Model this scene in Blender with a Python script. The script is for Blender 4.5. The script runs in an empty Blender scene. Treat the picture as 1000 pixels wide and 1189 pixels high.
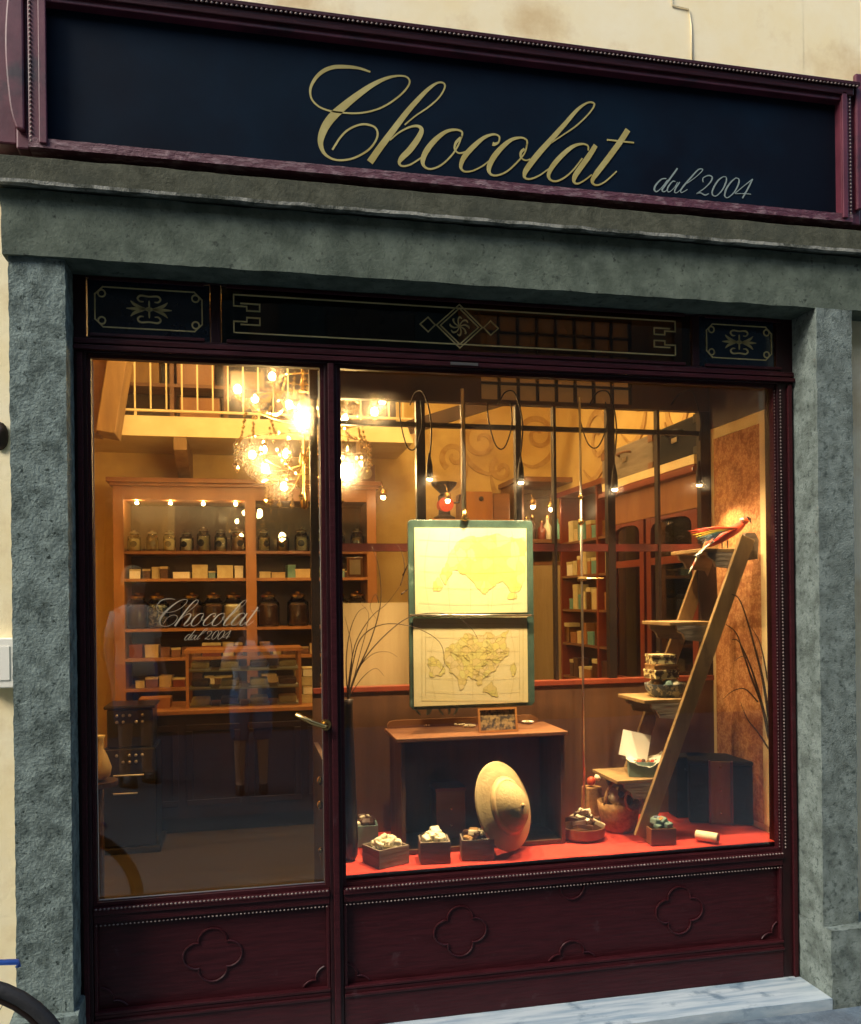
import bpy, math, random
from mathutils import Vector, Matrix, noise
random.seed(7)
sc = bpy.context.scene
COL = sc.collection
R = math.radians

# ------------------------------------------------------------------ camera
TH, RO, DC, HC, FP = R(12.1), .012, 3.1, 1.62, 1000.0
vf = Vector((math.sin(TH), math.cos(TH), 0)); vr0 = Vector((math.cos(TH), -math.sin(TH), 0)); vz = Vector((0, 0, 1))
vr = vr0*math.cos(RO) - vz*math.sin(RO); vu = vz*math.cos(RO) + vr0*math.sin(RO)
CAMP = Vector((0, -DC, HC))
def at(px, py, Y=0.0):
    d = vf + vr*((px-500)/FP) - vu*((py-697)/FP)
    return CAMP + d*((Y+DC)/d.y)
def X(px, Y=0.0, py=700): return at(px, py, Y).x
def Z(px, py, Y=0.0): return at(px, py, Y).z

cam_d = bpy.data.cameras.new('camera'); cam = bpy.data.objects.new('camera', cam_d); COL.objects.link(cam)
m = Matrix((vr, vu, -vf)).transposed().to_4x4(); m.translation = CAMP
cam.matrix_world = m
cam_d.sensor_fit = 'HORIZONTAL'; cam_d.sensor_width = 36; cam_d.lens = 36
cam_d.shift_y = 0.1025; cam_d.clip_start = .05; cam_d.clip_end = 500
sc.camera = cam

# ------------------------------------------------------------------ materials
def mat(name, c, rough=.6, metal=0., c2=None, scale=6., stretch=(1, 1, 1), bump=0., bscale=None, spec=.5, detail=6, lo=.35, hi=.65, emit=None, es=0, coat=0, c3=None, s3=1.3, lo3=.5, hi3=.62, bdist=.01):
    mt = bpy.data.materials.new(name); mt.use_nodes = True
    nt = mt.node_tree; b = nt.nodes['Principled BSDF']
    b.inputs['Base Color'].default_value = (*c, 1); b.inputs['Roughness'].default_value = rough
    b.inputs['Metallic'].default_value = metal; b.inputs['Specular IOR Level'].default_value = spec
    if coat: b.inputs['Coat Weight'].default_value = coat; b.inputs['Coat Roughness'].default_value = .12
    if emit: b.inputs['Emission Color'].default_value = (*emit, 1); b.inputs['Emission Strength'].default_value = es
    if c2 or bump:
        tc = nt.nodes.new('ShaderNodeTexCoord'); mp = nt.nodes.new('ShaderNodeMapping')
        mp.inputs['Scale'].default_value = stretch; nt.links.new(tc.outputs['Object'], mp.inputs[0])
    def nz(s, dt=detail, src=None):
        n = nt.nodes.new('ShaderNodeTexNoise'); n.inputs['Scale'].default_value = s; n.inputs['Detail'].default_value = dt
        n.inputs['Roughness'].default_value = .62
        nt.links.new(mp.outputs[0] if src is None else src, n.inputs['Vector']); return n
    if c2:
        n = nz(scale); r = nt.nodes.new('ShaderNodeValToRGB')
        r.color_ramp.elements[0].position = lo; r.color_ramp.elements[1].position = hi
        r.color_ramp.elements[0].color = (*c, 1); r.color_ramp.elements[1].color = (*c2, 1)
        nt.links.new(n.outputs[0], r.inputs[0]); out = r.outputs[0]
        if c3:
            n3 = nz(s3, 8, tc.outputs['Object']); r3 = nt.nodes.new('ShaderNodeValToRGB')
            r3.color_ramp.elements[0].position = lo3; r3.color_ramp.elements[1].position = hi3
            r3.color_ramp.elements[0].color = (0, 0, 0, 1); r3.color_ramp.elements[1].color = (1, 1, 1, 1)
            nt.links.new(n3.outputs[0], r3.inputs[0])
            mx = nt.nodes.new('ShaderNodeMix'); mx.data_type = 'RGBA'
            nt.links.new(r3.outputs[0], mx.inputs[0]); nt.links.new(out, mx.inputs[6]); mx.inputs[7].default_value = (*c3, 1)
            out = mx.outputs[2]
        nt.links.new(out, b.inputs['Base Color'])
        mr = nt.nodes.new('ShaderNodeMapRange'); mr.inputs[3].default_value = max(0, rough-.12); mr.inputs[4].default_value = min(1, rough+.12)
        nt.links.new(n.outputs[0], mr.inputs[0]); nt.links.new(mr.outputs[0], b.inputs['Roughness'])
    if bump:
        n2 = nz(bscale or scale*3, 10); bp = nt.nodes.new('ShaderNodeBump')
        bp.inputs['Strength'].default_value = bump; bp.inputs['Distance'].default_value = bdist
        nt.links.new(n2.outputs[0], bp.inputs['Height']); nt.links.new(bp.outputs[0], b.inputs['Normal'])
    return mt
def emitmat(name, c, s):
    mt = bpy.data.materials.new(name); mt.use_nodes = True; nt = mt.node_tree; nt.nodes.clear()
    e = nt.nodes.new('ShaderNodeEmission'); o = nt.nodes.new('ShaderNodeOutputMaterial')
    e.inputs[0].default_value = (*c, 1); e.inputs[1].default_value = s; nt.links.new(e.outputs[0], o.inputs[0]); return mt
def glassmat(name, tint=(.95, .96, .95), ior=1.5, rough=.0, extra=0.):
    mt = bpy.data.materials.new(name); mt.use_nodes = True; nt = mt.node_tree; nt.nodes.clear()
    t = nt.nodes.new('ShaderNodeBsdfTransparent'); g = nt.nodes.new('ShaderNodeBsdfGlossy'); mx = nt.nodes.new('ShaderNodeMixShader')
    fr = nt.nodes.new('ShaderNodeFresnel'); fr.inputs[0].default_value = ior; o = nt.nodes.new('ShaderNodeOutputMaterial')
    t.inputs[0].default_value = (*tint, 1); g.inputs[0].default_value = (1, 1, 1, 1); g.inputs['Roughness'].default_value = rough
    ad = nt.nodes.new('ShaderNodeMath'); ad.operation = 'ADD'; ad.inputs[1].default_value = extra; ad.use_clamp = True
    nt.links.new(fr.outputs[0], ad.inputs[0]); nt.links.new(ad.outputs[0], mx.inputs[0])
    nt.links.new(t.outputs[0], mx.inputs[1]); nt.links.new(g.outputs[0], mx.inputs[2]); nt.links.new(mx.outputs[0], o.inputs[0])
    return mt

def mapmat(name, cols, scale, line_c):
    mt = mat(name, cols[0], .8); nt = mt.node_tree; b = nt.nodes['Principled BSDF']; b.inputs['Specular IOR Level'].default_value = .15
    tc = nt.nodes.new('ShaderNodeTexCoord'); nz = nt.nodes.new('ShaderNodeTexNoise'); nz.inputs['Scale'].default_value = 30; nz.inputs['Detail'].default_value = 6
    ad = nt.nodes.new('ShaderNodeVectorMath'); ad.operation = 'MULTIPLY_ADD'; ad.inputs[1].default_value = (.03, .03, .03)
    nt.links.new(tc.outputs['Object'], nz.inputs['Vector']); nt.links.new(nz.outputs['Color'], ad.inputs[0]); nt.links.new(tc.outputs['Object'], ad.inputs[2])
    v = nt.nodes.new('ShaderNodeTexVoronoi'); v.inputs['Scale'].default_value = scale; v2 = nt.nodes.new('ShaderNodeTexVoronoi'); v2.feature = 'DISTANCE_TO_EDGE'; v2.inputs['Scale'].default_value = scale
    for q in (v, v2): nt.links.new(ad.outputs[0], q.inputs['Vector'])
    r = nt.nodes.new('ShaderNodeValToRGB'); r.color_ramp.interpolation = 'CONSTANT'; n = len(cols)
    while len(r.color_ramp.elements) < n: r.color_ramp.elements.new(.5)
    for i, c in enumerate(cols): r.color_ramp.elements[i].position = i/n; r.color_ramp.elements[i].color = (*c, 1)
    sp = nt.nodes.new('ShaderNodeSeparateColor'); nt.links.new(v.outputs['Color'], sp.inputs[0]); nt.links.new(sp.outputs[0], r.inputs[0])
    lt = nt.nodes.new('ShaderNodeMath'); lt.operation = 'LESS_THAN'; lt.inputs[1].default_value = .035; nt.links.new(v2.outputs['Distance'], lt.inputs[0])
    mx = nt.nodes.new('ShaderNodeMix'); mx.data_type = 'RGBA'; nt.links.new(lt.outputs[0], mx.inputs[0]); nt.links.new(r.outputs[0], mx.inputs[6]); mx.inputs[7].default_value = (*line_c, 1)
    nt.links.new(mx.outputs[2], b.inputs['Base Color']); return mt
M = {}
M['plaster'] = mat('plaster', (.84, .71, .42), .9, c2=(.87, .78, .54), scale=3.2, bump=.14, bscale=38, c3=(.66, .50, .27), s3=2.3, lo3=.55, hi3=.72, spec=.2)
M['stone'] = mat('stone', (.080, .104, .092), .9, c2=(.20, .25, .225), scale=20, bump=.75, bscale=110, c3=(.030, .042, .036), s3=58., lo3=.58, hi3=.68, spec=.2, bdist=.012, detail=14, lo=.36, hi=.60)
M['stone_light'] = mat('stone_light', (.095, .115, .100), .88, c2=(.20, .24, .215), scale=14, bump=.55, bscale=140, c3=(.055, .072, .063), s3=48., lo3=.52, hi3=.68, spec=.25, bdist=.010, detail=12, lo=.36, hi=.62)
M['lintel'] = mat('lintel_stone', (.058, .074, .054), .88, c2=(.118, .142, .108), scale=12, bump=.45, bscale=90, bdist=.006, c3=(.036, .044, .034), s3=40., lo3=.58, hi3=.68, spec=.25)
M['ledge'] = mat('ledge_stone', (.048, .050, .032), .88, c2=(.088, .090, .062), scale=30, bump=.6, bscale=90, bdist=.005, c3=(.045, .050, .036), s3=4., lo3=.5, hi3=.68, spec=.2)
M['chip'] = mat('chipped_edge', (.24, .24, .20), .9, c2=(.045, .05, .035), scale=11, bump=.6, bscale=90, lo=.45, hi=.60)
M['maroon'] = mat('maroon_paint', (.024, .0036, .0050), .42, spec=.25, c2=(.040, .006, .0085), scale=38, stretch=(.25, 1, 3), bump=.3, bscale=24, c3=(.060, .030, .034), s3=13, lo3=.63, hi3=.80)
M['maroon_dark'] = mat('maroon_paint_dark', (.011, .0026, .0034), .4, spec=.28, c2=(.021, .0042, .0055), scale=6, bump=.12, bscale=30)
M['fascia'] = mat('fascia_paint', (.066, .010, .020), .5, c2=(.105, .019, .034), scale=9, bump=.08, bscale=40, c3=(.022, .010, .016), s3=5, lo3=.55, hi3=.68)
M['peel'] = mat('peeling_paint', (.075, .014, .025), .6, c2=(.18, .10, .11), scale=40, stretch=(.5, 1, 1.6), lo=.5, hi=.62, bump=.6, bscale=80)
M['bead'] = mat('bead_gilt', (.26, .20, .17), .45, c2=(.09, .06, .055), scale=30)
M['navy'] = mat('navy_sign', (.0020, .0070, .0140), .5, c2=(.0026, .0110, .0235), scale=1.6, bump=.08, bscale=14, c3=(.0022, .0040, .009), s3=1.1, lo3=.40, hi3=.60, spec=.08)
M['navy_d'] = mat('dark_glass_paint', (.006, .010, .016), .12, c2=(.010, .018, .028), scale=3)
M['gold'] = mat('gold_leaf', (.34, .27, .075), .5, metal=.1, c2=(.42, .36, .13), scale=12)
M['gold_dim'] = mat('gold_line', (.62, .50, .22), .45, metal=.1, c2=(.46, .36, .15), scale=10)
M['silver'] = mat('pale_letter', (.20, .25, .23), .5)
M['marble'] = mat('marble', (.24, .32, .38), .35, c2=(.44, .50, .52), scale=3.2, stretch=(.9, 11, 3), lo=.38, hi=.58, c3=(.12, .18, .23), s3=7, lo3=.56, hi3=.68, bump=.05)
M['paving'] = mat('paving', (.07, .10, .13), .7, c2=(.13, .17, .20), scale=25, bump=.6, bscale=70, c3=(.08, .10, .12), s3=2)
M['gap'] = mat('joint_dirt', (.03, .03, .03), .95)
M['glass'] = glassmat('window_glass', (.95, .95, .93), 1.5, 0, .012)
_nt = M['glass'].node_tree; _o = [n for n in _nt.nodes if n.type == 'OUTPUT_MATERIAL'][0]; _s = _o.inputs[0].links[0].from_socket
_r = _nt.nodes.new('ShaderNodeBsdfRefraction'); _r.inputs['IOR'].default_value = 1.10; _r.inputs['Roughness'].default_value = .62
_m = _nt.nodes.new('ShaderNodeMixShader'); _m.inputs[0].default_value = .032; _nt.links.new(_s, _m.inputs[1]); _nt.links.new(_r.outputs[0], _m.inputs[2]); _nt.links.new(_m.outputs[0], _o.inputs[0])  # slight haze added to the pane for halos round the bulbs
M['glass_case'] = glassmat('case_glass', (.93, .96, .94), 1.5, 0.02, .03)
M['glass_smoke'] = glassmat('transom_glass', (.30, .29, .28), 1.5)
M['wall'] = mat('ochre_wall', (.62, .42, .13), .85, c2=(.74, .54, .20), scale=2.5, bump=.2, bscale=30, c3=(.50, .33, .12), s3=1.6, lo3=.5, hi3=.7)
M['cream'] = mat('cream_plaster', (.84, .72, .38), .8, c2=(.74, .56, .28), scale=3)
M['ceil'] = mat('ceiling', (.62, .45, .22), .9)
M['fresco'] = mat('fresco_scroll', (.42, .24, .07), .9, c2=(.54, .36, .14), scale=14)
M['floor'] = mat('floorboards', (.026, .018, .010), .42, c2=(.060, .042, .022), scale=5, stretch=(.35, 14, 1), bump=.15, bscale=20)
M['wood_o'] = mat('orange_wood', (.38, .165, .045), .38, c2=(.26, .10, .028), scale=4, stretch=(1, 1, .25), bump=.1, bscale=30)
M['wood_r'] = mat('red_wood', (.24, .045, .018), .32, c2=(.15, .028, .012), scale=4, stretch=(1, 1, .25), bump=.08, coat=.3)
M['wood_m'] = mat('mid_wood', (.22, .095, .035), .45, c2=(.15, .06, .022), scale=5, stretch=(.3, 3, 3), bump=.12, coat=.15)
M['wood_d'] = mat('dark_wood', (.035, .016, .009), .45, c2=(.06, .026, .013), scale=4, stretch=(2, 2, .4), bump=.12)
M['wood_k'] = mat('counter_wood', (.014, .006, .005), .4, c2=(.026, .010, .008), scale=4, stretch=(2, 2, .4), bump=.12)
M['panel'] = mat('brown_panelling', (.115, .050, .020), .5, c2=(.075, .032, .013), scale=5, stretch=(3, 3, .4), bump=.1)
M['wood_b'] = mat('beam_wood', (.34, .20, .07), .65, c2=(.22, .12, .042), scale=4, stretch=(3, 3, .5), bump=.3)
M['wood_l'] = mat('ladder_wood', (.34, .22, .085), .6, c2=(.21, .13, .05), scale=5, stretch=(3, 3, .6), bump=.2, c3=(.13, .08, .035), s3=6, lo3=.56, hi3=.7)
M['wood_g'] = mat('grey_crate_wood', (.15, .12, .085), .75, c2=(.25, .20, .15), scale=8, stretch=(.5, .5, 4), bump=.4)
M['beige'] = mat('beige_panel', (.46, .33, .15), .7, c2=(.38, .26, .11), scale=4, stretch=(4, 4, .4))
M['black'] = mat('black_paint', (.010, .009, .010), .3)
M['iron'] = mat('dark_iron', (.03, .017, .012), .4, metal=.4, c2=(.016, .010, .008), scale=14)
M['leather'] = mat('black_leather', (.006, .005, .006), .7, spec=.2, c2=(.011, .009, .009), scale=18, bump=.3)
M['brass'] = mat('brass', (.55, .36, .13), .25, metal=1)
M['steel'] = mat('brushed_steel', (.5, .47, .42), .3, metal=1)
M['red'] = mat('red_cloth', (.62, .050, .028), .85, c2=(.50, .036, .022), scale=9, bump=.3, bscale=140)
M['choc'] = mat('chocolate', (.055, .02, .01), .35, c2=(.11, .05, .025), scale=30)
M['candy'] = mat('cream_candy', (.84, .74, .46), .5, c2=(.88, .82, .62), scale=40, bump=.2)
M['white'] = mat('white_card', (.78, .76, .66), .7)
M['paper'] = mat('map_paper', (.84, .80, .40), .8, c2=(.86, .84, .50), scale=5, bump=.05)
M['paper2'] = mat('old_map_paper', (.82, .70, .34), .8, c2=(.85, .75, .42), scale=6, bump=.05)
M['land'] = mat('map_land', (.82, .76, .10), .8, c2=(.80, .80, .34), scale=14, lo=.42, hi=.58)
M['land2'] = mat('map_land_old', (.62, .52, .10), .8, c2=(.66, .46, .20), scale=24, lo=.4, hi=.6, c3=(.40, .34, .10), s3=30, lo3=.55, hi3=.62)
M['land'] = mapmat('map_land', ((.84, .80, .22), (.84, .82, .34), (.85, .78, .24), (.82, .82, .28)), 22, (.76, .70, .22))
M['land2'] = mapmat('map_land_old', ((.80, .69, .22), (.76, .62, .24), (.74, .66, .22), (.80, .66, .32), (.77, .70, .26)), 38, (.56, .44, .16))
M['letters'] = mat('letter_cream', (.50, .40, .26), .6)
M['ink'] = mat('map_ink', (.46, .36, .12), .8)
M['verdi'] = mat('verdigris_board', (.075, .145, .115), .5, c2=(.028, .060, .050), scale=9, c3=(.30, .42, .34), s3=7, lo3=.60, hi3=.74)
M['teal'] = mat('teal_card', (.13, .22, .19), .7, c2=(.20, .30, .26), scale=12)
M['wallp'] = mat('patterned_wallpaper', (.40, .17, .055), .8, c2=(.60, .31, .12), scale=90, bump=.3, lo=.42, hi=.58, c3=(.34, .13, .04), s3=32, lo3=.5, hi3=.58)
M['crossbar'] = mat('crossbar_paint', (.10, .016, .010), .4, c2=(.05, .010, .007), scale=9)
M['margin'] = mat('wallpaper_margin', (.80, .56, .26), .75)
M['straw'] = mat('straw_felt', (.64, .50, .24), .75, c2=(.52, .38, .17), scale=8, bump=.35, bscale=90)
M['wicker'] = mat('wicker', (.50, .28, .09), .7, c2=(.28, .14, .045), scale=50, bump=.5, bscale=120)
M['twig'] = mat('twig', (.05, .028, .014), .8)
M['parrot_red'] = mat('parrot_red', (.70, .035, .02), .5, c2=(.60, .10, .02), scale=30)
M['parrot_blue'] = mat('parrot_blue', (.03, .06, .22), .5, c2=(.08, .16, .08), scale=25)
M['parrot_yel'] = mat('parrot_yellow', (.80, .60, .06), .5)
M['pattern'] = mat('patterned_card', (.78, .66, .30), .6, c2=(.12, .07, .03), scale=34, lo=.49, hi=.52)
M['bluewhite'] = mat('blue_white_basket', (.05, .08, .13), .6, c2=(.42, .44, .38), scale=40, lo=.48, hi=.54)
M['amber_glow'] = mat('glowing_amber_pane', (.24, .11, .04), .4, c2=(.16, .07, .025), scale=3, emit=(1., .42, .10), es=.04)  # faint glow imitates a window reflected in the pane
M['bulb'] = emitmat('bulb', (1., .62, .24), 150)
M['spotb'] = emitmat('spot_bulb', (1., .70, .34), 60)
M['greenjar'] = mat('green_tin', (.10, .26, .22), .4, c2=(.18, .36, .30), scale=10)
M['label'] = mat('paper_label', (.62, .52, .26), .7, c2=(.50, .40, .18), scale=20)
M['stucco'] = mat('opposite_stucco', (.10, .075, .05), .9, c2=(.13, .10, .07), scale=2)
M['shutter'] = mat('shutter_paint', (.02, .035, .03), .6)
M['tyre'] = mat('tyre_rubber', (.012, .012, .013), .7, bump=.3, bscale=60)
M['blue'] = mat('blue_enamel', (.03, .09, .35), .3)
M['chrome'] = mat('chrome', (.6, .62, .65), .15, metal=1)
M['crystal'] = glassmat('crystal', (.98, .86, .60), 1.9, .05, .18)
M['skin'] = mat('skin', (.50, .30, .21), .6)
M['shirt'] = mat('pale_shirt', (.70, .74, .80), .9)
M['denim'] = mat('denim', (.12, .22, .42), .9)
M['hair'] = mat('hair', (.04, .025, .015), .7)

# ------------------------------------------------------------------ mesh builder
class MB:
    def __init__(s): s.v = []; s.f = []
    def add(s, vs, fs):
        o = len(s.v); s.v += [Vector(v) for v in vs]; s.f += [tuple(i+o for i in f) for f in fs]; return s
    def box(s, x0, x1, y0, y1, z0, z1):
        x0, x1 = sorted((x0, x1)); y0, y1 = sorted((y0, y1)); z0, z1 = sorted((z0, z1))
        return s.add([(x0, y0, z0), (x1, y0, z0), (x1, y1, z0), (x0, y1, z0), (x0, y0, z1), (x1, y0, z1), (x1, y1, z1), (x0, y1, z1)],
                     [(0, 3, 2, 1), (4, 5, 6, 7), (0, 1, 5, 4), (1, 2, 6, 5), (2, 3, 7, 6), (3, 0, 4, 7)])
    def obox(s, c, hx, hy, hz, m3):
        c = Vector(c); vs = []
        for z in (-hz, hz):
            for a, b in ((-hx, -hy), (hx, -hy), (hx, hy), (-hx, hy)): vs.append(c + m3 @ Vector((a, b, z)))
        return s.add(vs, [(0, 3, 2, 1), (4, 5, 6, 7), (0, 1, 5, 4), (1, 2, 6, 5), (2, 3, 7, 6), (3, 0, 4, 7)])
    def beam(s, a, b, w, h, up=(0, 0, 1)):
        a = Vector(a); b = Vector(b); d = b-a; L = d.length; d.normalize(); u = Vector(up); sd = d.cross(u).normalized(); u2 = sd.cross(d)
        return s.obox((a+b)/2, L/2, w/2, h/2, Matrix((d, sd, u2)).transposed())
    def tube(s, pts, r, n=8, caps=True):
        pts = [Vector(p) for p in pts]; k = len(pts); rs = r if isinstance(r, (list, tuple)) else [r]*k
        o = len(s.v); prev = None
        for i, p in enumerate(pts):
            d = (pts[min(i+1, k-1)] - pts[max(i-1, 0)]).normalized()
            if prev is None: a = d.orthogonal().normalized()
            else:
                a = prev - d*prev.dot(d); a = a.normalized() if a.length > 1e-6 else d.orthogonal().normalized()
            prev = a; b = d.cross(a)
            for j in range(n):
                t = 2*math.pi*j/n; s.v.append(p + (a*math.cos(t)+b*math.sin(t))*rs[i])
        for i in range(k-1):
            for j in range(n):
                q = o+i*n; s.f.append((q+j, q+(j+1) % n, q+n+(j+1) % n, q+n+j))
        if caps: s.f.append(tuple(o+j for j in reversed(range(n)))); s.f.append(tuple(o+(k-1)*n+j for j in range(n)))
        return s
    def lathe(s, prof, c=(0, 0, 0), n=16, m3=None, sx=1, sy=1):
        c = Vector(c); o = len(s.v)
        for r, z in prof:
            for j in range(n):
                t = 2*math.pi*j/n; v = Vector((r*math.cos(t)*sx, r*math.sin(t)*sy, z))
                s.v.append(c + (m3 @ v if m3 else v))
        for i in range(len(prof)-1):
            for j in range(n):
                q = o+i*n; s.f.append((q+j, q+(j+1) % n, q+n+(j+1) % n, q+n+j))
        if prof[0][0] > 1e-5: s.f.append(tuple(o+j for j in reversed(range(n))))
        if prof[-1][0] > 1e-5: s.f.append(tuple(o+(len(prof)-1)*n+j for j in range(n)))
        return s
    def ball(s, c, r, n=8, sz=1, m3=None):
        k = max(4, n//2+1)
        pr = [(max(r*math.sin(math.pi*i/k), 1e-6), -r*sz*math.cos(math.pi*i/k)) for i in range(k+1)]
        return s.lathe(pr, c, n, m3)
    def prism(s, poly, y0, y1):   # poly of (x,z)
        n = len(poly); ar = sum(poly[i][0]*poly[(i+1) % n][1]-poly[(i+1) % n][0]*poly[i][1] for i in range(n))
        if ar < 0: poly = poly[::-1]
        vs = [(p[0], y0, p[1]) for p in poly] + [(p[0], y1, p[1]) for p in poly]
        fs = [tuple(range(n)), tuple(range(2*n-1, n-1, -1))]
        fs += [(i, n+i, n+(i+1) % n, (i+1) % n) for i in range(n)]
        return s.add(vs, fs)
    def build(s, name, mt, parent=None, smooth=False, bevel=0., loc=None, auto=False):
        me = bpy.data.meshes.new(name)
        off = Vector(loc) if loc is not None else (parent.get('_o') and Vector(parent['_o']) or Vector((0, 0, 0))) if parent else Vector((0, 0, 0))
        me.from_pydata([tuple(v-off) for v in s.v], [], s.f); me.update()
        if s.f:
            import bmesh
            bm = bmesh.new(); bm.from_mesh(me); bmesh.ops.recalc_face_normals(bm, faces=bm.faces); bm.to_mesh(me); bm.free()
        me.materials.append(mt if not isinstance(mt, str) else M[mt])
        if smooth:
            for p in me.polygons: p.use_smooth = True
            if auto: me.set_sharp_from_angle(angle=R(40))
        o = bpy.data.objects.new(name, me); COL.objects.link(o)
        if parent: o.parent = parent; o['_o'] = (0., 0., 0.) if loc is None and not parent.get('_o') else tuple(off)
        if loc is not None and not parent: o.location = loc
        if bevel:
            bv = o.modifiers.new('bevel', 'BEVEL'); bv.width = bevel; bv.segments = 2; bv.limit_method = 'ANGLE'; bv.angle_limit = R(40)
        return o
def split_build(mb, name, mt, parent, join=None, **kw):
    # one object per connected piece
    par = list(range(len(mb.v)))
    def fd(i):
        while par[i] != i: par[i] = par[par[i]]; i = par[i]
        return i
    for f in mb.f:
        a = fd(f[0])
        for j in f[1:]: par[fd(j)] = a
    gr = {}
    for f in mb.f: gr.setdefault(fd(f[0]), []).append(f)
    for r, fs in gr.items():
        ids = sorted({i for f in fs for i in f}); mp_ = {i: k for k, i in enumerate(ids)}
        n = MB(); n.v = [mb.v[i] for i in ids]; n.f = [tuple(mp_[i] for i in f) for f in fs]; n.build(name, mt, parent, **kw)
def thing(name, label, cat, loc=(0, 0, 0), rz=0, group=None, local=False):
    o = bpy.data.objects.new(name, None); COL.objects.link(o); o.empty_display_size = .1
    o.location = loc; o.rotation_euler = (0, 0, rz); o['label'] = label; o['category'] = cat
    if group: o['group'] = group
    o['_o'] = (0., 0., 0.) if local else tuple(loc)
    return o
def tag(o, label, cat, group=None):
    o['label'] = label; o['category'] = cat
    if group: o['group'] = group
    return o
def struct(o): o['kind'] = 'structure'; return o
def dup(root, loc, rz=None, label=None, scale=None):
    r = root.copy(); COL.objects.link(r); r.location = loc
    if rz is not None: r.rotation_euler = (0, 0, rz)
    if scale: r.scale = scale
    if label: r['label'] = label
    for ch in root.children:
        c = ch.copy(); COL.objects.link(c); c.parent = r
        for g in ch.children:
            d = g.copy(); COL.objects.link(d); d.parent = c
    return r
def cat_rom(pts, k=6):
    out = []; n = len(pts)
    for i in range(n-1):
        p0, p1, p2, p3 = pts[max(i-1, 0)], pts[i], pts[i+1], pts[min(i+2, n-1)]
        for j in range(k):
            t = j/k
            out.append(tuple(.5*((2*b)+(-a+c)*t+(2*a-5*b+4*c-d)*t*t+(-a+3*b-3*c+d)*t**3) for a, b, c, d in zip(p0, p1, p2, p3)))
    out.append(tuple(pts[-1])); return out
def ribbon(mb, pts, y0, y1, k=6):     # pts (x,z,w): flat brush stroke in a plane of constant Y
    p = cat_rom(pts, k); L = []; Rr = []
    for i in range(len(p)):
        a = p[max(i-1, 0)]; b = p[min(i+1, len(p)-1)]
        dx, dz = b[0]-a[0], b[1]-a[1]; l = math.hypot(dx, dz) or 1; nx, nz = -dz/l, dx/l; w = max(p[i][2], .0004)/2
        L.append((p[i][0]+nx*w, p[i][1]+nz*w)); Rr.append((p[i][0]-nx*w, p[i][1]-nz*w))
    n = len(p); vs = [(a, y0, b) for a, b in L]+[(a, y0, b) for a, b in Rr]+[(a, y1, b) for a, b in L]+[(a, y1, b) for a, b in Rr]; fs = []
    for i in range(n-1):
        fs += [(i, n+i, n+i+1, i+1), (2*n+i, 2*n+i+1, 3*n+i+1, 3*n+i), (i, i+1, 2*n+i+1, 2*n+i), (n+i, 3*n+i, 3*n+i+1, n+i+1)]
    fs += [(0, 2*n, 3*n, n), (n-1, 2*n-1, 4*n-1, 3*n-1)]
    mb.add(vs, fs)
def line(mb, pts, w, y0, y1):         # straight-segment outline (x,z)
    for a, b in zip(pts[:-1], pts[1:]):
        dx, dz = b[0]-a[0], b[1]-a[1]; l = math.hypot(dx, dz) or 1; ex, ez = dx/l*w/2, dz/l*w/2
        nx, nz = -dz/l*w/2, dx/l*w/2
        mb.prism([(a[0]-ex+nx, a[1]-ez+nz), (a[0]-ex-nx, a[1]-ez-nz), (b[0]+ex-nx, b[1]+ez-nz), (b[0]+ex+nx, b[1]+ez+nz)], y0, y1)
        y0 -= .0002
def rough(mb, x0, x1, y0, y1, z0, z1, res=.02, amp=.004, sc_=14, seed=0, edge=1.6):   # five visible faces of a hewn block
    def disp(p):
        q = Vector(p); e = 0
        for a, lo, hi in ((p[0], x0, x1), (p[1], y0, y1), (p[2], z0, z1)):
            if min(abs(a-lo), abs(a-hi)) < 1e-4: e += 1
        am = amp*(edge if e > 1 else 1)
        n = noise.noise_vector((q+Vector((seed, 0, 0)))*sc_) + .5*noise.noise_vector((q+Vector((seed, 3, 0)))*sc_*2.7)
        return q + n*am
    def face(o, u, v):
        o, u, v = Vector(o), Vector(u), Vector(v); nu = max(1, int(u.length/res)); nv = max(1, int(v.length/res)); b = len(mb.v)
        for i in range(nu+1):
            for j in range(nv+1): mb.v.append(disp(o+u*i/nu+v*j/nv))
        for i in range(nu):
            for j in range(nv): q = b+i*(nv+1)+j; mb.f.append((q, q+nv+1, q+nv+2, q+1))
    dx, dy, dz = (x1-x0, 0, 0), (0, y1-y0, 0), (0, 0, z1-z0)
    face((x0, y0, z0), dx, dz); face((x0, y0, z0), dy, dz); face((x1, y0, z0), dy, dz); face((x0, y0, z0), dx, dy); face((x0, y0, z1), dx, dy)

# ================================================================== SETTING (outside)
g = MB().box(-40, 40, -40, -.215, -.1, .045).build('pavement', 'paving'); struct(g)
step = MB(); rough(step, -.57, 2.17, -.205, .02, -.05, .082, .03, .0015, 9)
s_ = tag(step.build('doorstep', 'marble', smooth=True, auto=True), 'veined white and grey marble doorstep under the maroon shopfront', 'doorstep')
MB().box(-.9, 2.6, -.215, -.19, -.06, .02).build('pavement', 'gap')['kind'] = 'structure'

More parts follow.
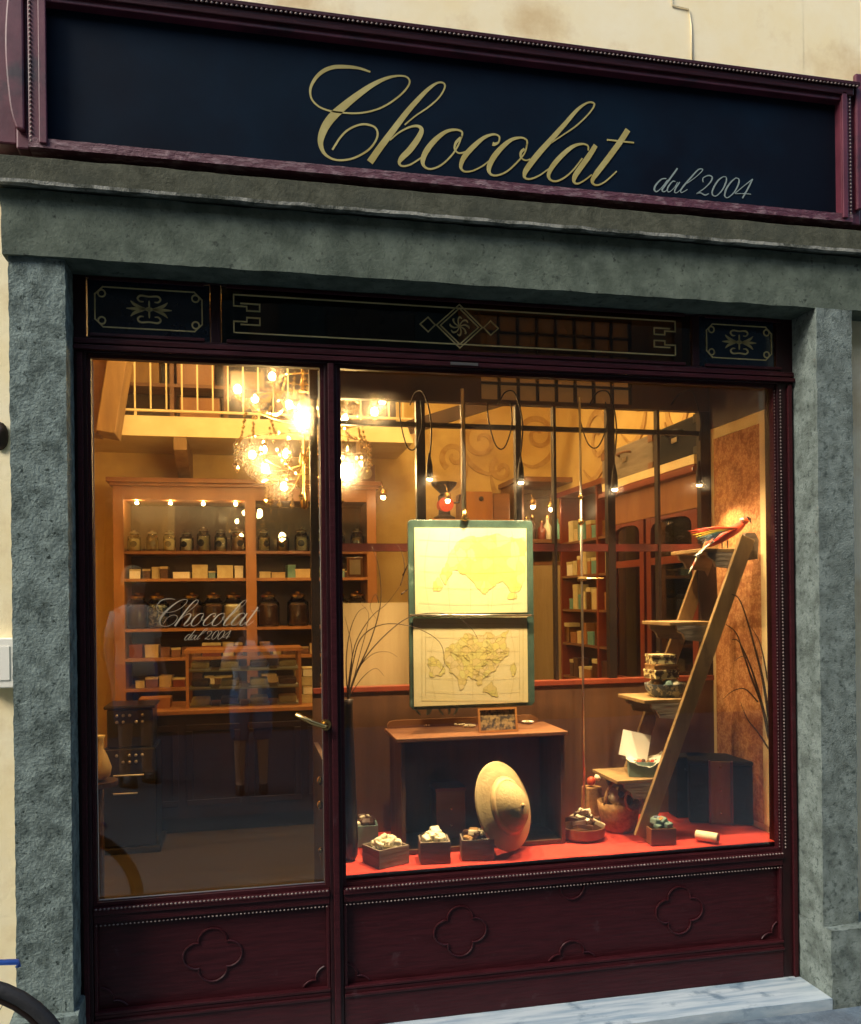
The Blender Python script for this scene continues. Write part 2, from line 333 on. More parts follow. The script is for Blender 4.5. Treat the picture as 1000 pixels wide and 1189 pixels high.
# building wall: plaster with an opening for the shop
wz = MB()
wz.box(-6, -.62, -.03, .25, 0, 8); wz.box(2.22, 8, -.03, .25, 0, 8); wz.box(-.62, -.5625, .031, .249, 0, 2.85); wz.box(2.1765, 2.22, .031, .095, 0, 2.85); wz.box(-.5625, 2.1505, .091, .249, 2.79, 2.85); wz.box(-.62, 2.22, -.031, .25, 2.85, 8)
tag(wz.build('shop_building', 'plaster'), 'pale yellow plastered building wall around and above the stone shop surround', 'building')
def wire(pts, Y): return [at(a, b, Y) for a, b in pts]
cb = tag(MB().tube(wire([(777, -40), (781, 6), (800, 10), (803, 30), (804, 78)], -.035), .003, 6).build('wall_cable', 'plaster', smooth=True), 'thin painted cable running down the pale wall above the sign', 'cable')

# stone surround
ss = thing('stone_surround', 'weathered grey green stone surround with lintel, cornice and two pilasters', 'stone surround', (.8, 0, 0))
b = MB(); rough(b, X(14, -.13), X(80, -.13), -.13, .03, .30, 2.737, .010, .0016, 30, 1, 1.6); b.build('pilaster', 'stone', ss, smooth=True)
b = MB(); rough(b, 2.176, X(993, -.15), -.15, .03, .335, 2.737, .014, .0014, 22, 7, 2.2); b.build('pilaster', 'stone_light', ss, smooth=True)
b = MB(); rough(b, -.75, -.545, -.16, .03, -.05, .30, .02, .005, 12, 3); b.build('plinth', 'stone', ss, smooth=True)
b = MB(); rough(b, 2.174, 2.42, -.20, .03, -.05, .335, .02, .004, 12, 4); b.build('plinth', 'stone_light', ss, smooth=True)
b = MB(); rough(b, -.745, 2.62, -.148, .05, 2.737, 2.946, .02, .0022, 10, 5); b.build('lintel', 'lintel', ss, smooth=True, auto=True)
b = MB(); rough(b, -.79, 2.62, -.184, .03, 2.952, 3.034, .02, .0022, 9, 6, 1.3); b.build('cornice', 'ledge', ss, smooth=True, auto=True)
b = MB(); rough(b, -.80, 2.62, -.188, -.165, 2.948, 2.959, .010, .0022, 14, 8, 1.3); b.build('cornice_edge', 'chip', ss, smooth=True, auto=True)

# shop sign
sg = thing('shop_sign', 'long navy fascia sign in maroon frame with gold script lettering', 'sign', (.8, -.1, 3.08))
SY = -.13
sx0, sx1, sz0, sz1 = -.612, 2.285, 3.105, 3.545
MB().box(sx0-.02, sx1+.02, SY, SY+.06, sz0-.03, sz1+.03).build('panel', 'navy', sg)
f = MB()
f.box(sx0-.045, sx0, SY-.035, SY+.03, sz0-.03, sz1+.05); f.box(sx1, sx1+.045, SY-.035, SY+.03, sz0-.03, sz1+.05)
f.box(sx0-.012, sx0+.012, SY-.047, SY-.035, sz0-.02, sz1+.03); f.box(sx1-.002, sx1+.020, SY-.047, SY-.035, sz0-.02, sz1+.03)
f.box(sx0, sx1, SY-.035, SY+.03, sz1, sz1+.05)
f.build('frame', 'fascia', sg, bevel=.003)
f = MB(); f.box(sx0-.07, sx1+.07, SY-.06, SY+.05, sz1+.051, sz1+.066); f.box(sx0-.05, sx1+.05, SY-.047, SY-.036, sz1+.018, sz1+.05)
f.build('cap_moulding', 'maroon', sg, bevel=.003)
f = MB(); rough(f, sx0-.045, sx1+.045, SY-.04, SY+.03, sz0-.032, sz0-.002, .012, .0007, 40, 2); f.build('bottom_rail', 'peel', sg)
f = MB()
for (a, bb) in ((-.80, -.70), (2.385, 2.6)): f.box(a, bb, SY+.01, .0, 3.10, 3.64)
f.box(-.699, sx0-.0455, SY-.015, 0, 3.075, 3.64); f.box(sx1+.0455, 2.384, SY-.015, 0, 3.075, 3.64)
split_build(f, 'side_block', 'fascia', sg, bevel=.006)
for xx in (-.69, 2.375):
    f = MB()
    pr = [(-.02, 3.62), (-.05, 3.5), (-.035, 3.3), (-.02, 3.2), (-.045, 3.12), (0, 3.08)]
    s_ = 1 if xx < 0 else -1
    q_ = cat_rom([(xx-s_*.012, 3.66), (xx-s_*.030, 3.50), (xx-s_*.034, 3.36), (xx-s_*.022, 3.20), (xx-s_*.004, 3.13)], 6)
    f.prism(q_+[(xx+s_*.022, 3.125), (xx+s_*.022, 3.66)], SY-.036, SY-.0155).build('scroll_bracket', 'fascia', sg, bevel=.006)
def beads(pa, pb, sp=.0105, r=.0036):
    pa, pb = Vector(pa), Vector(pb); n = int((pb-pa).length/sp); mb = MB(); d = (pb-pa)/n; w = d.normalized()
    for i in range(n):
        c = pa+d*(i+.5); u = w.orthogonal().normalized()*r; v = w.cross(u).normalized()*r
        mb.add([c-w*r*1.25, c+u, c+v, c-u, c-v, c+w*r*1.25], [(0, 2, 1), (0, 3, 2), (0, 4, 3), (0, 1, 4), (5, 1, 2), (5, 2, 3), (5, 3, 4), (5, 4, 1)])
    return mb
rp = beads((sx0-.06, SY-.062, sz1+.045), (sx1+.06, SY-.062, sz1+.045), .016, .0045)
for q in (beads((sx0-.037, SY-.038, sz0-.02), (sx0-.037, SY-.038, sz1+.04), .014, .005), beads((sx1+.037, SY-.038, sz0-.02), (sx1+.037, SY-.038, sz1+.04), .014, .005)): q.build('rope_moulding', 'bead', sg, smooth=True)
rp.build('rope_moulding', 'bead', sg, smooth=True)

# lettering, traced as brush strokes on the sign's own plane
A = lambda u, v: (350+u/5, 70+v/5); B = lambda u, v: (540+u/5, 100+v/5); C3 = lambda u, v: (750+u/7.143, 185+v/7.143)
word = [(A, [(400,68,9),(330,46,14),(250,38,19),(180,42,20),(120,68,19),(75,115,16),(52,170,12),(60,225,9),(100,268,9),(160,293,9),(230,304,9),(320,308,9),(400,297,9),(480,268,9),(560,215,9),(610,165,9),(629,125,9),(610,97,9),(560,91,10),(490,106,16),(410,145,24),(330,200,32),(260,255,38),(190,318,44),(145,375,42),(118,435,36),(112,488,26),(135,543,16),(185,575,11),(250,580,10),(320,562,10),(390,520,10),(430,470,10),(443,425,10),(427,390,10),(380,373,11),(330,377,10),(270,405,10),(225,450,10),(180,520,10)]),
 (A, [(600,375,7),(660,325,7),(740,270,8),(800,215,8),(832,160,9),(825,133,9),(790,132,10),(740,165,18),(680,225,24),(610,305,28),(530,410,32),(455,510,34),(398,592,36)]),
 (A, [(515,465,6),(560,425,8),(620,392,10),(670,382,14),(698,402,22),(680,450,30),(630,520,32),(585,565,28),(568,595,16),(585,615,10),(630,607,9),(690,570,8),(715,545,7)]),
 (A, [(930,450,8),(932,417,10),(895,404,12),(840,415,18),(780,460,26),(730,520,30),(706,575,26),(712,615,14),(750,632,10),(810,610,9),(870,555,9),(910,495,9),(931,440,8)]),
 (A, [(925,450,14),(898,478,14),(890,515,9),(915,540,9),(960,530,8)]),
 (B, [(160,335,22),(172,338,18),(195,325,9),(198,294,9),(165,281,11),(110,300,18),(50,350,26),(0,405,28),(-22,450,22),(-22,480,14),(0,497,10),(45,492,8),(100,465,8),(140,435,7)]),
 (B, [(360,345,8),(358,315,9),(325,300,11),(270,312,18),(215,355,26),(165,415,30),(140,470,26),(145,508,14),(180,520,10),(240,498,9),(300,445,9),(345,390,8),(360,340,8)]),
 (B, [(345,365,14),(325,385,14),(325,415,9),(350,432,8),(378,425,7)]),
 (B, [(500,330,7),(560,290,7),(640,235,8),(710,170,8),(748,118,9),(742,97,9),(705,100,10),(650,140,18),(580,220,24),(500,310,28),(420,400,32),(360,480,30),(345,515,20),(350,535,12),(380,540,10),(430,520,8),(480,485,7),(500,470,6)]),
 (B, [(715,375,8),(712,347,9),(675,337,12),(620,355,20),(555,410,26),(505,470,26),(485,515,20),(495,545,12),(530,553,10),(580,530,9),(630,485,8),(680,420,8)]),
 (B, [(758,345,26),(720,405,30),(670,475,30),(640,520,28),(632,555,16),(650,568,10),(690,550,8),(735,515,7)]),
 (B, [(945,255,32),(900,325,32),(830,420,32),(765,505,30),(740,545,22),(745,570,12),(775,575,9),(820,550,8),(880,495,7)]),
 (B, [(825,313,9),(980,330,9)])]
small = [(C3, [(170,160,8),(130,165,10),(85,210,14),(70,250,14),(90,268,9),(130,235,7),(180,170,6)]), (C3, [(262,75,12),(215,140,14),(160,215,14),(135,255,12),(150,270,8),(180,250,6)]),
 (C3, [(245,185,7),(220,185,9),(185,230,12),(178,262,10),(200,268,7),(240,230,6),(262,190,6)]), (C3, [(280,190,10),(250,235,12),(238,270,9),(255,278,7),(290,250,6)]),
 (C3, [(340,200,6),(410,150,6),(468,95,7),(462,80,8),(430,90,10),(370,155,12),(310,225,13),(288,262,10),(300,275,7),(345,250,6)]),
 (C3, [(475,190,6),(475,155,8),(520,135,9),(550,150,11),(535,190,10),(480,245,8),(420,285,7),(450,278,9),(490,297,10),(520,285,8)]),
 (C3, [(640,145,8),(600,175,12),(560,240,13),(550,290,10),(580,305,8),(630,260,10),(665,190,11),(665,150,8),(640,145,8)]),
 (C3, [(745,155,8),(705,190,12),(665,250,13),(655,305,10),(680,318,8),(735,270,10),(770,200,11),(770,165,8),(745,155,8)]),
 (C3, [(885,165,9),(820,215,8),(760,265,7),(740,285,6),(800,285,6),(870,290,6)]), (C3, [(885,165,9),(850,235,12),(800,325,12)])]
def strokes(lst, ws):
    out = []
    for fn, pts in lst:
        q = []
        for u, v, w in pts:
            a, c = fn(u, v); p = at(a, c, SY); q.append((p.x, p.z, w*ws*.00325))
        out.append(q)
    return out
big = strokes(word, 1/5.); sm = strokes(small, 1/7.143)
lt = MB()
for i, q in enumerate(big): ribbon(lt, q, SY-.0016-.00012*i, SY-.0003, 7)
lt.build('gold_lettering', 'gold', sg)
lt = MB()
for i, q in enumerate(sm): ribbon(lt, q, SY-.0014-.0001*i, SY-.0003, 6)
lt.build('date_lettering', 'silver', sg)

# ------------------------------------------------------------------ shopfront
sf = thing('shopfront', 'dark maroon timber shopfront frame with gilded transom and carved base panels', 'shopfront', (.8, 0, .08))
zt, zb = 2.782, .083            # head, foot
zr0, zr1 = 2.475, 2.53          # rail under the transom
zs = .60                        # glass bottom
xl, xr = -.562, 2.176           # opening
gx0, gx1, hx0, hx1 = -.508, .268, .345, 2.092
fr = MB()
fr.box(xl, gx0-.012, .0, .09, zb, zt); fr.box(hx1+.012, xr, .0, .09, zb, zt)
fr.box(gx0-.012, hx1+.012, .0, .09, zt-.05, zt)
fr.box(gx0-.012, hx1+.012, -.004, .09, zr0, zr1)
for a, b_ in ((-.11, -.075), (1.735, 1.765)): fr.box(a, b_, .002, .088, zr1, zt-.05)
fr.box(.283, .330, -.001, .089, zb, zr0)
fr.build('frame', 'maroon_dark', sf, bevel=.003)
mo = MB()
mo.box(xl+.004, xr-.004, -.022, -.005, zr0+.006, zr0+.022); mo.box(xl+.004, xr-.004, -.014, -.0045, zr0+.028, zr0+.046)
mo.box(.296, .317, -.016, -.0015, zb, zr0-.002); mo.box(xl+.012, xl+.03, -.012, -.0005, zb, zr0-.002); mo.box(xr-.03, xr-.012, -.012, -.0005, zb, zr0-.002)
for a, b_ in ((gx0, -.13), (-.055, 1.70), (1.785, hx1+.03)):      # raised surrounds of the transom panels
    z0, z1 = zr1+.012, zt-.06
    a -= .0; mo.box(a, b_, -.008, .0, z0-.012, z0); mo.box(a, b_, -.008, .0, z1, z1+.012)
mo.build('moulding', 'maroon', sf, bevel=.002)
for a, b_, mt_ in ((gx0-.008, -.112, 'navy_d'), (-.072, 1.732, 'glass_smoke'), (1.768, hx1+.008, 'navy_d')):
    MB().box(a, b_, .012, .020, zr1+.001, zt-.051).build('transom_pane', mt_, sf)
# gilded line work on the transom
gl = MB(); YL = (.009, .0115)
def P(px, py, Y=.012): p = at(px, py, Y); return (p.x, p.z)
def cartouche(x0, x1, z0, z1):
    c = .026
    line(gl, [(x0+c, z0), (x1-c, z0), (x1, z0+c), (x1, z1-c), (x1-c, z1), (x0+c, z1), (x0, z1-c), (x0, z0+c), (x0+c, z0)], .004, *YL)
    for cx, cz in ((x0+.022, z0+.022), (x1-.022, z0+.022), (x0+.022, z1-.022), (x1-.022, z1-.022)):
        ribbon(gl, [(cx+.012*math.cos(t), cz+.012*math.sin(t), .005) for t in [i*math.pi/4 for i in range(9)]], *YL, 3)
    mx, mz = (x0+x1)/2, (z0+z1)/2
    for sx in (-1, 1):
        for da in (-.35, 0, .35):
            ribbon(gl, [(mx+sx*.012, mz, .005), (mx+sx*(.045), mz+da*.035, .010), (mx+sx*(.075-abs(da)*.04), mz+da*.075, .002)], *YL, 4)
    for sz in (-1, 1):
        ribbon(gl, [(mx-.018, mz+sz*.026, .003), (mx-.030, mz+sz*.026, .005), (mx-.038, mz+sz*.036, .006), (mx-.028, mz+sz*.046, .006), (mx, mz+sz*.044, .005), (mx+.028, mz+sz*.046, .006), (mx+.038, mz+sz*.036, .006), (mx+.030, mz+sz*.026, .005), (mx+.018, mz+sz*.026, .003)], *YL, 4)
        ribbon(gl, [(mx, mz, .005), (mx, mz+sz*.022, .006), (mx, mz+sz*.03, .002)], *YL, 2)
    ribbon(gl, [(mx-.015, mz, .004), (mx, mz, .016), (mx+.015, mz, .004)], *YL, 3)
cartouche(-.492, -.138, 2.568, 2.705)
cartouche(1.800, 2.088, 2.572, 2.705)
x0, x1, z0, z1 = -.030, 1.665, 2.572, 2.706; zm = (z0+z1)/2
for sx, xe in ((1, x0), (-1, x1)):
    k = lambda t: xe+sx*t
    line(gl, [(k(0), z1), (k(0), z1-.040), (k(.045), z1-.040), (k(.045), z1-.055), (k(.09), z1-.055), (k(.09), z1-.03), (k(.025), z1-.03)], .0045, *YL)
    line(gl, [(k(0), z0), (k(0), z0+.040), (k(.045), z0+.040), (k(.045), z0+.055), (k(.09), z0+.055), (k(.09), z0+.03), (k(.025), z0+.03)], .0045, *YL)
line(gl, [(x0, z1), (x1, z1)], .0045, *YL); line(gl, [(x0, z0), (x1, z0)], .0045, *YL)
cx = P(545, 380)[0]; cx = .79
for s in (.088, .073):
    line(gl, [(cx-s, zm), (cx, zm+s*.92), (cx+s, zm), (cx, zm-s*.92), (cx-s, zm)], .0042, *YL)
for sx in (-1, 1):
    line(gl, [(cx+sx*.093, zm), (cx+sx*.120, zm+.027), (cx+sx*.150, zm), (cx+sx*.120, zm-.027), (cx+sx*.093, zm)], .004, *YL)
for t in range(8):
    a = t*math.pi/4; ribbon(gl, [(cx, zm, .003), (cx+.02*math.cos(a+.3), zm+.02*math.sin(a+.3), .004), (cx+.034*math.cos(a), zm+.034*math.sin(a), .006), (cx+.038*math.cos(a-.25), zm+.03*math.sin(a-.25), .002)], *YL, 4)
gl.build('gilded_line_work', 'gold_dim', sf)
# little brass plate on the rail
MB().box(.745, .85, -.026, -.0225, zr0+.010, zr0+.020).build('rail_plate', 'steel', sf)

# fixed window
MB().box(hx0-.014, hx1+.014, .040, .046, zs-.01, zr0-.001).build('window_pane', 'glass', sf)
def base_panel(x0, x1, par, quats):
    p = MB(); p.box(x0, x1, .022, .07, .225, .555); p.build('base_panel', 'maroon', par)
    fr = MB()
    fr.box(x0, x1, -.002, .088, zb, .222); fr.box(x0, x1, -.003, .088, .535, zs-.012)
    fr.box(x0, x1, -.012, -.0035, .565, zs-.018)
    fr.box(x0, x0+.012, .0, .0215, .2225, .5345); fr.box(x1-.012, x1, .0, .0215, .2225, .5345)
    fr.box(x0, x1, -.010, -.0025, .196, .208)
    fr.box(x0, x1, -.006, .0215, .2225, .234)
    fr.build('base_rail', 'maroon', par, bevel=.003)
    for cx, cz in quats:
        q = MB(); pts = []
        for i in range(73):
            a = i*2*math.pi/72; r = .062+.031*abs(math.cos(2*a))**.8
            x, z = cx+r*math.cos(a)*1.08, cz+r*math.sin(a)
            pts.append((x, z))
        seg = []
        for x, z in pts+[None] if False else pts:
            if x0+.014 < x < x1-.014 and .236 < z < .533: seg.append((x, .0185, z))
            else:
                if len(seg) > 2: q.tube(seg, .0036, 6)
                seg = []
        if len(seg) > 2: q.tube(seg, .0036, 6)
        split_build(q, 'quatrefoil_carving', 'maroon', par, smooth=True, auto=True)
    bm_ = beads((x0+.004, -.0175, zs-.012), (x1-.004, -.0175, zs-.012), .0135, .0048); bm_.build('bead_moulding', 'bead', par, smooth=True)
    b2 = beads((x0+.004, -.0065, .5285), (x1-.004, -.0065, .5285), .0135, .0038); b2.build('bead_moulding', 'bead', par, smooth=True)
zq = .385
base_panel(.331, hx1+.011, sf, [(P(535, 1085)[0], zq), (P(790, 1055)[0], zq), (P(665, 1115)[0], .215), (P(910, 1090)[0], .215), (.33, .215), (P(665, 1030)[0], .56)])
# glazing beads round the fixed window
gb = MB(); gb.box(hx0-.014, hx0-.002, .012, .039, zs-.011, zr0-.001); gb.box(hx1+.002, hx1+.0115, .012, .039, zs-.011, zr0-.001)
gb.box(hx0-.002, hx1+.002, .012, .039, zs-.011, zs+.001); gb.box(hx0-.002, hx1+.002, .012, .039, zr0-.012, zr0-.001); gb.build('glazing_bead', 'maroon', sf)
vb = beads((hx1+.024, -.003, zs), (hx1+.024, -.003, zr0-.02), .0135, .0042)
beads((hx1+.006, .010, zs), (hx1+.006, .010, zr0-.02), .0135, .003).build('bead_moulding', 'bead', sf, smooth=True)
vb.build('bead_moulding', 'bead', sf, smooth=True)

# door (left): glass, base panel, handle
dr = thing('shop_door', 'glazed maroon shop door with brass lever handle and white script on glass', 'door', (-.12, .03, .08))
MB().box(gx0-.010, gx1+.010, .040, .046, zs-.01, zr0-.001).build('door_glass', 'glass', dr)
base_panel(gx0-.011, gx1+.014, dr, [(P(247, 1115)[0], zq), (gx0, .215), (gx1+.01, .215)])
db = MB(); db.box(gx0-.011, gx0-.0, .010, .0395, zs-.011, zr0-.001); db.box(gx1+.001, gx1+.0145, .010, .0395, zs-.011, zr0-.001)
db.box(gx0, gx1+.001, .010, .0395, zs-.011, zs+.002); db.box(gx0, gx1+.001, .010, .0395, zr0-.014, zr0-.001)
db.build('door_frame', 'maroon', dr)
MB().box(-.072, .80, .070, .085, zr1+.001, zt-.051).build('transom_backing', 'navy_d', sf)  # dark board added so the lit shop does not show through
e_ = MB(); e_.tube([(gx1-.002, .030, zs+.01), (gx1-.002, .030, zr0-.02)], .0022, 5); e_.tube([(gx0+.003, .030, zs+.01), (gx0+.003, .030, zr0-.02)], .0022, 5)
e_.tube([(gx0+.003, .030, zs+.005), (gx1-.002, .030, zs+.005)], .003, 5); e_.build('edge_strip', 'steel', dr)
h0 = at(379, 843, -.03); h1 = at(343, 829, -.03)
hn = MB().tube([(h0.x, .0, h0.z), (h0.x, -.03, h0.z), (h0.x-.01, -.04, h0.z), ((h0.x+h1.x)/2, -.042, (h0.z+h1.z)/2-.006), (h1.x, -.04, h1.z)], [.011, .009, .008, .009, .008], 10)
hn.build('handle', 'brass', dr, smooth=True)
MB().lathe([(.0001, -.004), (.02, -.004), (.02, .004), (.0001, .004)], (h0.x, -.001, h0.z), 14, Matrix.Rotation(R(90), 3, 'X')).build('handle_rose', 'brass', dr)
# script on the door glass: same lettering, small
def decal(src, ox, oz, s, wmul, Y): 
    mb = MB()
    for i, q in enumerate(src): ribbon(mb, [(ox+(x-bx)*s, oz+(z-bz)*s, w*s*wmul) for x, z, w in q], Y-.0006-.00002*i, Y, 5)
    return mb
allx = [p[0] for q in big for p in q]; allz = [p[1] for q in big for p in q]; bx, bz = min(allx), min(allz)
wd = X(302, .036, 710)-X(182, .036, 710); sc_d = wd/(max(allx)-bx)
dc = decal(big, X(182, .036, 710), Z(240, 727, .036), sc_d, .85, .0385)
ax2 = [p[0] for q in sm for p in q]; az2 = [p[1] for q in sm for p in q]; bx, bz = min(ax2), min(az2)
s2 = (X(268, .036)-X(214, .036))/(max(ax2)-bx)
d2 = decal(sm, X(214, .036), Z(240, 743, .036), s2, .9, .0385); dc.add(d2.v, d2.f)
dc.build('glass_lettering', 'letters', dr)

# bell push + letter box + bicycle at the left
bp = tag(MB().lathe([(.0001, 0), (.024, 0), (.026, .008), (.014, .014), (.010, .024), (.0001, .026)], at(1, 507, -.03), 16, Matrix.Rotation(R(90), 3, 'X'), 1, 1.8).build('bell_push', 'iron', smooth=True), 'dark metal bell push on the yellow wall beside stone pilaster', 'bell')
ic = thing('intercom_box', 'small pale grey box fixed to the wall left of the stone pilaster', 'intercom', (at(2, 770, -.05).x, -.05, at(2, 770, -.05).z))
c_ = at(0, 770, -.06); MB().box(c_.x-.05, X(17, -.07, 770), -.075, -.031, Z(5, 799, -.07), Z(5, 741, -.07)).build('housing', 'white', ic, bevel=.004)
MB().box(c_.x-.045, X(12, -.07, 770), -.078, -.0751, Z(5, 790, -.07), Z(5, 750, -.07)).build('cover_plate', 'white', ic, bevel=.002)

bk = thing('bicycle', 'black tyred bicycle with blue frame parked against the left pilaster', 'bicycle', (-1.6, -.55, .045))
YB = -.69; wc = at(-60, 1280, YB); wr = wc.z-.05+.012; wc.z = wr+.045
def ring(mb, c, r, tr, n=40, k=8, y=None):
    mb.tube([(c[0]+r*math.cos(t*2*math.pi/n), c[1], c[2]+r*math.sin(t*2*math.pi/n)) for t in range(n+1)], tr, k, False)
for ci in (wc, Vector((wc.x-1.02, YB, wc.z))):
    t_ = MB(); ring(t_, ci, wr-.02, .020); ty = t_.build('wheel', 'tyre', bk, smooth=True)
    t_ = MB(); ring(t_, ci, wr-.045, .009); t_.build('rim', 'iron', ty, smooth=True)
    t_ = MB()
    for i in range(18): a = i*math.pi/9; t_.tube([(ci.x, ci.y+.02*(-1)**i, ci.z), (ci.x+(wr-.045)*math.cos(a), ci.y, ci.z+(wr-.045)*math.sin(a))], .001, 4)
    t_.tube([(ci.x, ci.y-.04, ci.z), (ci.x, ci.y+.04, ci.z)], .018, 8); t_.build('spokes', 'iron', ty)
w = wc; bb = Vector((w.x-.50, YB, .29)); seat = Vector((w.x-.72, YB, .80)); hd = Vector((w.x-.14, YB, .82)); hd2 = hd+Vector((.035, 0, -.12)); rw = Vector((w.x-1.02, YB, w.z))
t_ = MB()
for a, b_ in ((bb, seat), (seat+Vector((.02, 0, -.06)), hd), (bb, hd2), (hd+Vector((-.01, 0, .04)), hd2)): t_.tube([a, b_], .014, 8)
for dy in (-.05, .05): t_.tube([rw+Vector((0, dy, 0)), bb+Vector((0, dy*.5, 0))], .009, 6); t_.tube([rw+Vector((0, dy, 0)), seat+Vector((.01, 0, -.05))], .008, 6)
t_.build('frame', 'blue', bk, smooth=True, auto=True)
t_ = MB()
for dy in (-.045, .045): t_.tube([hd2, hd2+Vector((.03, dy, -.03)), w+Vector((0, dy, 0))], .010, 6)
t_.build('fork', 'blue', bk, smooth=True)
t_ = MB(); rk0, rk1 = at(-120, 1121, YB+.02), at(21, 1117, YB+.02); t_.tube([rk0, rk1, rk1+Vector((.0, 0, -.012))], .008, 8); t_.tube([rk0+Vector((.05, 0, 0)), Vector((w.x-.03, YB+.02, w.z))], .005, 6); t_.build('front_rack', 'blue', bk, smooth=True)
t_ = MB(); n = 16
t_.tube([(w.x-1.02+(wr+.02)*math.cos(R(20+i*8)), YB, w.z+(wr+.02)*math.sin(R(20+i*8))) for i in range(17)], .016, 6); t_.build('mudguard', 'black', bk, smooth=True)
t_ = MB(); t_.tube([hd+Vector((0, 0, 0)), hd+Vector((-.03, 0, .14)), hd+Vector((.02, -.12, .17)), hd+Vector((-.12, -.26, .17))], .011, 6); t_.tube([hd+Vector((-.03, 0, .14)), hd+Vector((.02, .12, .17)), hd+Vector((-.12, .26, .17))], .011, 6); t_.build('handlebar', 'chrome', bk, smooth=True)
t_ = MB(); t_.ball(seat+Vector((-.02, 0, .13)), .10, 12, .35); t_.tube([seat, seat+Vector((-.02, 0, .12))], .012, 6); t_.build('saddle', 'black', bk, smooth=True)

# opposite side of the narrow street (seen only in reflections)
ob = thing('opposite_building', 'brown stuccoed building with dark shutters across the narrow street', 'building', (0, -7.5, 0))
MB().box(-20, 20, -10, -7.5, .0, 8.5).build('wall', 'stucco', ob)
for i in range(10):
    for k in range(2):
        x = -12+i*2.6; z = 1.2+k*3.4
        wdw = MB().box(x, x+1.1, -7.52, -7.46, z, z+1.7).build('window', 'navy_d', ob)
        for a in (x-.56, x+1.11): MB().box(a, a+.55, -7.51, -7.44, z, z+1.7).build('shutter', 'shutter', wdw)

# ================================================================== INTERIOR SHELL
def onz(px, py, z):
    d = vf + vr*((px-500)/FP) - vu*((py-697)/FP)
    return CAMP + d*((z-HC)/d.z)
ZF = .10
struct(MB().box(-1.7, 3.1, .10, 4.3, 0, ZF).build('shop_floor', 'floor'))
struct(MB().box(-1.7, 3.1, .25, 4.3, 3.95, 4.05).build('shop_ceiling', 'ceil'))
struct(MB().box(-1.7, 2.62, 4.06, 4.3, ZF, 3.95).build('shop_wall_back', 'wall'))
struct(MB().box(-1.85, -1.70, .1, 4.3, ZF, 3.95).build('shop_wall_left', 'wall'))
struct(MB().box(2.62, 3.1, .25, 4.3, ZF, 3.95).build('shop_wall_right', 'wall'))
fw = MB(); fw.box(-1.7, -.63, .251, .30, ZF, 3.95); fw.build('shop_wall_front', 'wall')['kind'] = 'structure'
# fresco scrolls
def spiral(cx, cz, r, a0, turns, w, sgn=1):
    n = 22; return [(cx+sgn*r*(1-.85*i/n)*math.cos(a0+turns*2*math.pi*i/n), cz+r*(1-.85*i/n)*math.sin(a0+turns*2*math.pi*i/n), w*(1-.5*i/n)) for i in range(n+1)]
fs = MB()
for (px, py, r, a0, sg) in ((560, 512, .17, 1.2, 1), (528, 530, .12, -1, -1), (583, 545, .10, 2, 1), (625, 505, .16, .5, -1)):
    p = at(px, py, 4.05); ribbon(fs, spiral(p.x, p.z, r, a0, 1.3, .05, sg), 4.052, 4.0599, 3); ribbon(fs, [(p.x-r*sg, p.z-.05, .01), (p.x-r*.6*sg, p.z-.2, .045), (p.x+.05*sg, p.z-.28, .03), (p.x+.2*sg, p.z-.22, .005)], 4.0515, 4.0599, 4)
tag(fs.build('fresco_scrolls', 'fresco'), 'brown painted scrolls on the ochre back wall above the map', 'wall painting')
fs = MB()
for (Yc, z, r, a0, sg) in ((3.0, 2.83, .22, .5, 1), (1.75, 2.78, .18, 1.4, -1), (2.3, 2.98, .12, 1.4, 1)):
    ribbon(fs, spiral(Yc, z, r, a0, 1.3, .055, sg), 0, .008, 3); ribbon(fs, [(Yc-r*sg, z-.05, .01), (Yc-r*.5*sg, z-.22, .05), (Yc+.1*sg, z-.3, .035), (Yc+.28*sg, z-.2, .005)], -.001, .008, 4)
fs.v = [Vector((2.61+v.y, v.x, v.z)) for v in fs.v]
fp = thing('wall_painting', 'brown painted scrolls on the yellow right wall above the suitcases', 'wall painting', (2.615, 2.4, 2.8))
split_build(fs, 'scroll', 'fresco', fp)

# mezzanine
mz0, mz1 = Z(250, 508, 3.3), Z(250, 485, 3.3)
mz = thing('mezzanine', 'cream edged mezzanine gallery with thin white railing above the jar cabinet', 'mezzanine', (.4, 3.3, mz0))
mxr = X(482, 3.3)
MB().box(-1.69, mxr, 3.3, 4.055, mz0, mz1).build('slab', 'cream', mz)
rl = MB()
rl.box(-1.69, mxr, 3.31, 3.335, mz1+.035, mz1+.050); rl.box(-1.69, mxr, 3.305, 3.34, mz1+.90, mz1+.93); 
for i in range(40):
    x = -1.62+i*.1075
    if x > mxr-.03: break
    rl.box(x, x+.011, 3.315, 3.328, mz1+.0551, mz1+.8999)
    if i % 8 == 0: rl.box(x, x+.016, 3.315, 3.331, mz1, mz1+.0349)
rl.build('railing', 'cream', mz)
for px in (213, 420):
    c = MB(); x = X(px, 3.45)
    c.prism([(3.305, mz0-.001), (4.05, mz0-.001), (4.05, mz0-.42), (3.95, mz0-.40), (3.80, mz0-.25), (3.45, mz0-.14), (3.32, mz0-.09)], 0, .09)
    c.v = [Vector((x-.045+v.y, v.x, v.z)) for v in c.v]
    c.build('corbel', 'wood_b', mz)
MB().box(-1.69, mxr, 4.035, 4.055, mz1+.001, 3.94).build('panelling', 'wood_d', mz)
uc = thing('gallery_bookcase', 'brown bookcase with pale boxes standing up on the gallery', 'bookcase', (-.3, 3.9, mz1))
b = MB(); 
for x in (-.95, -.55, -.15, .25): b.box(x, x+.03, 3.75, 4.03, mz1+.001, mz1+1.1)
for z in (.02, .32, .62, .92): b.box(-.92, .25, 3.755, 4.025, mz1+z, mz1+z+.025)
b.build('frame', 'wood_m', uc)
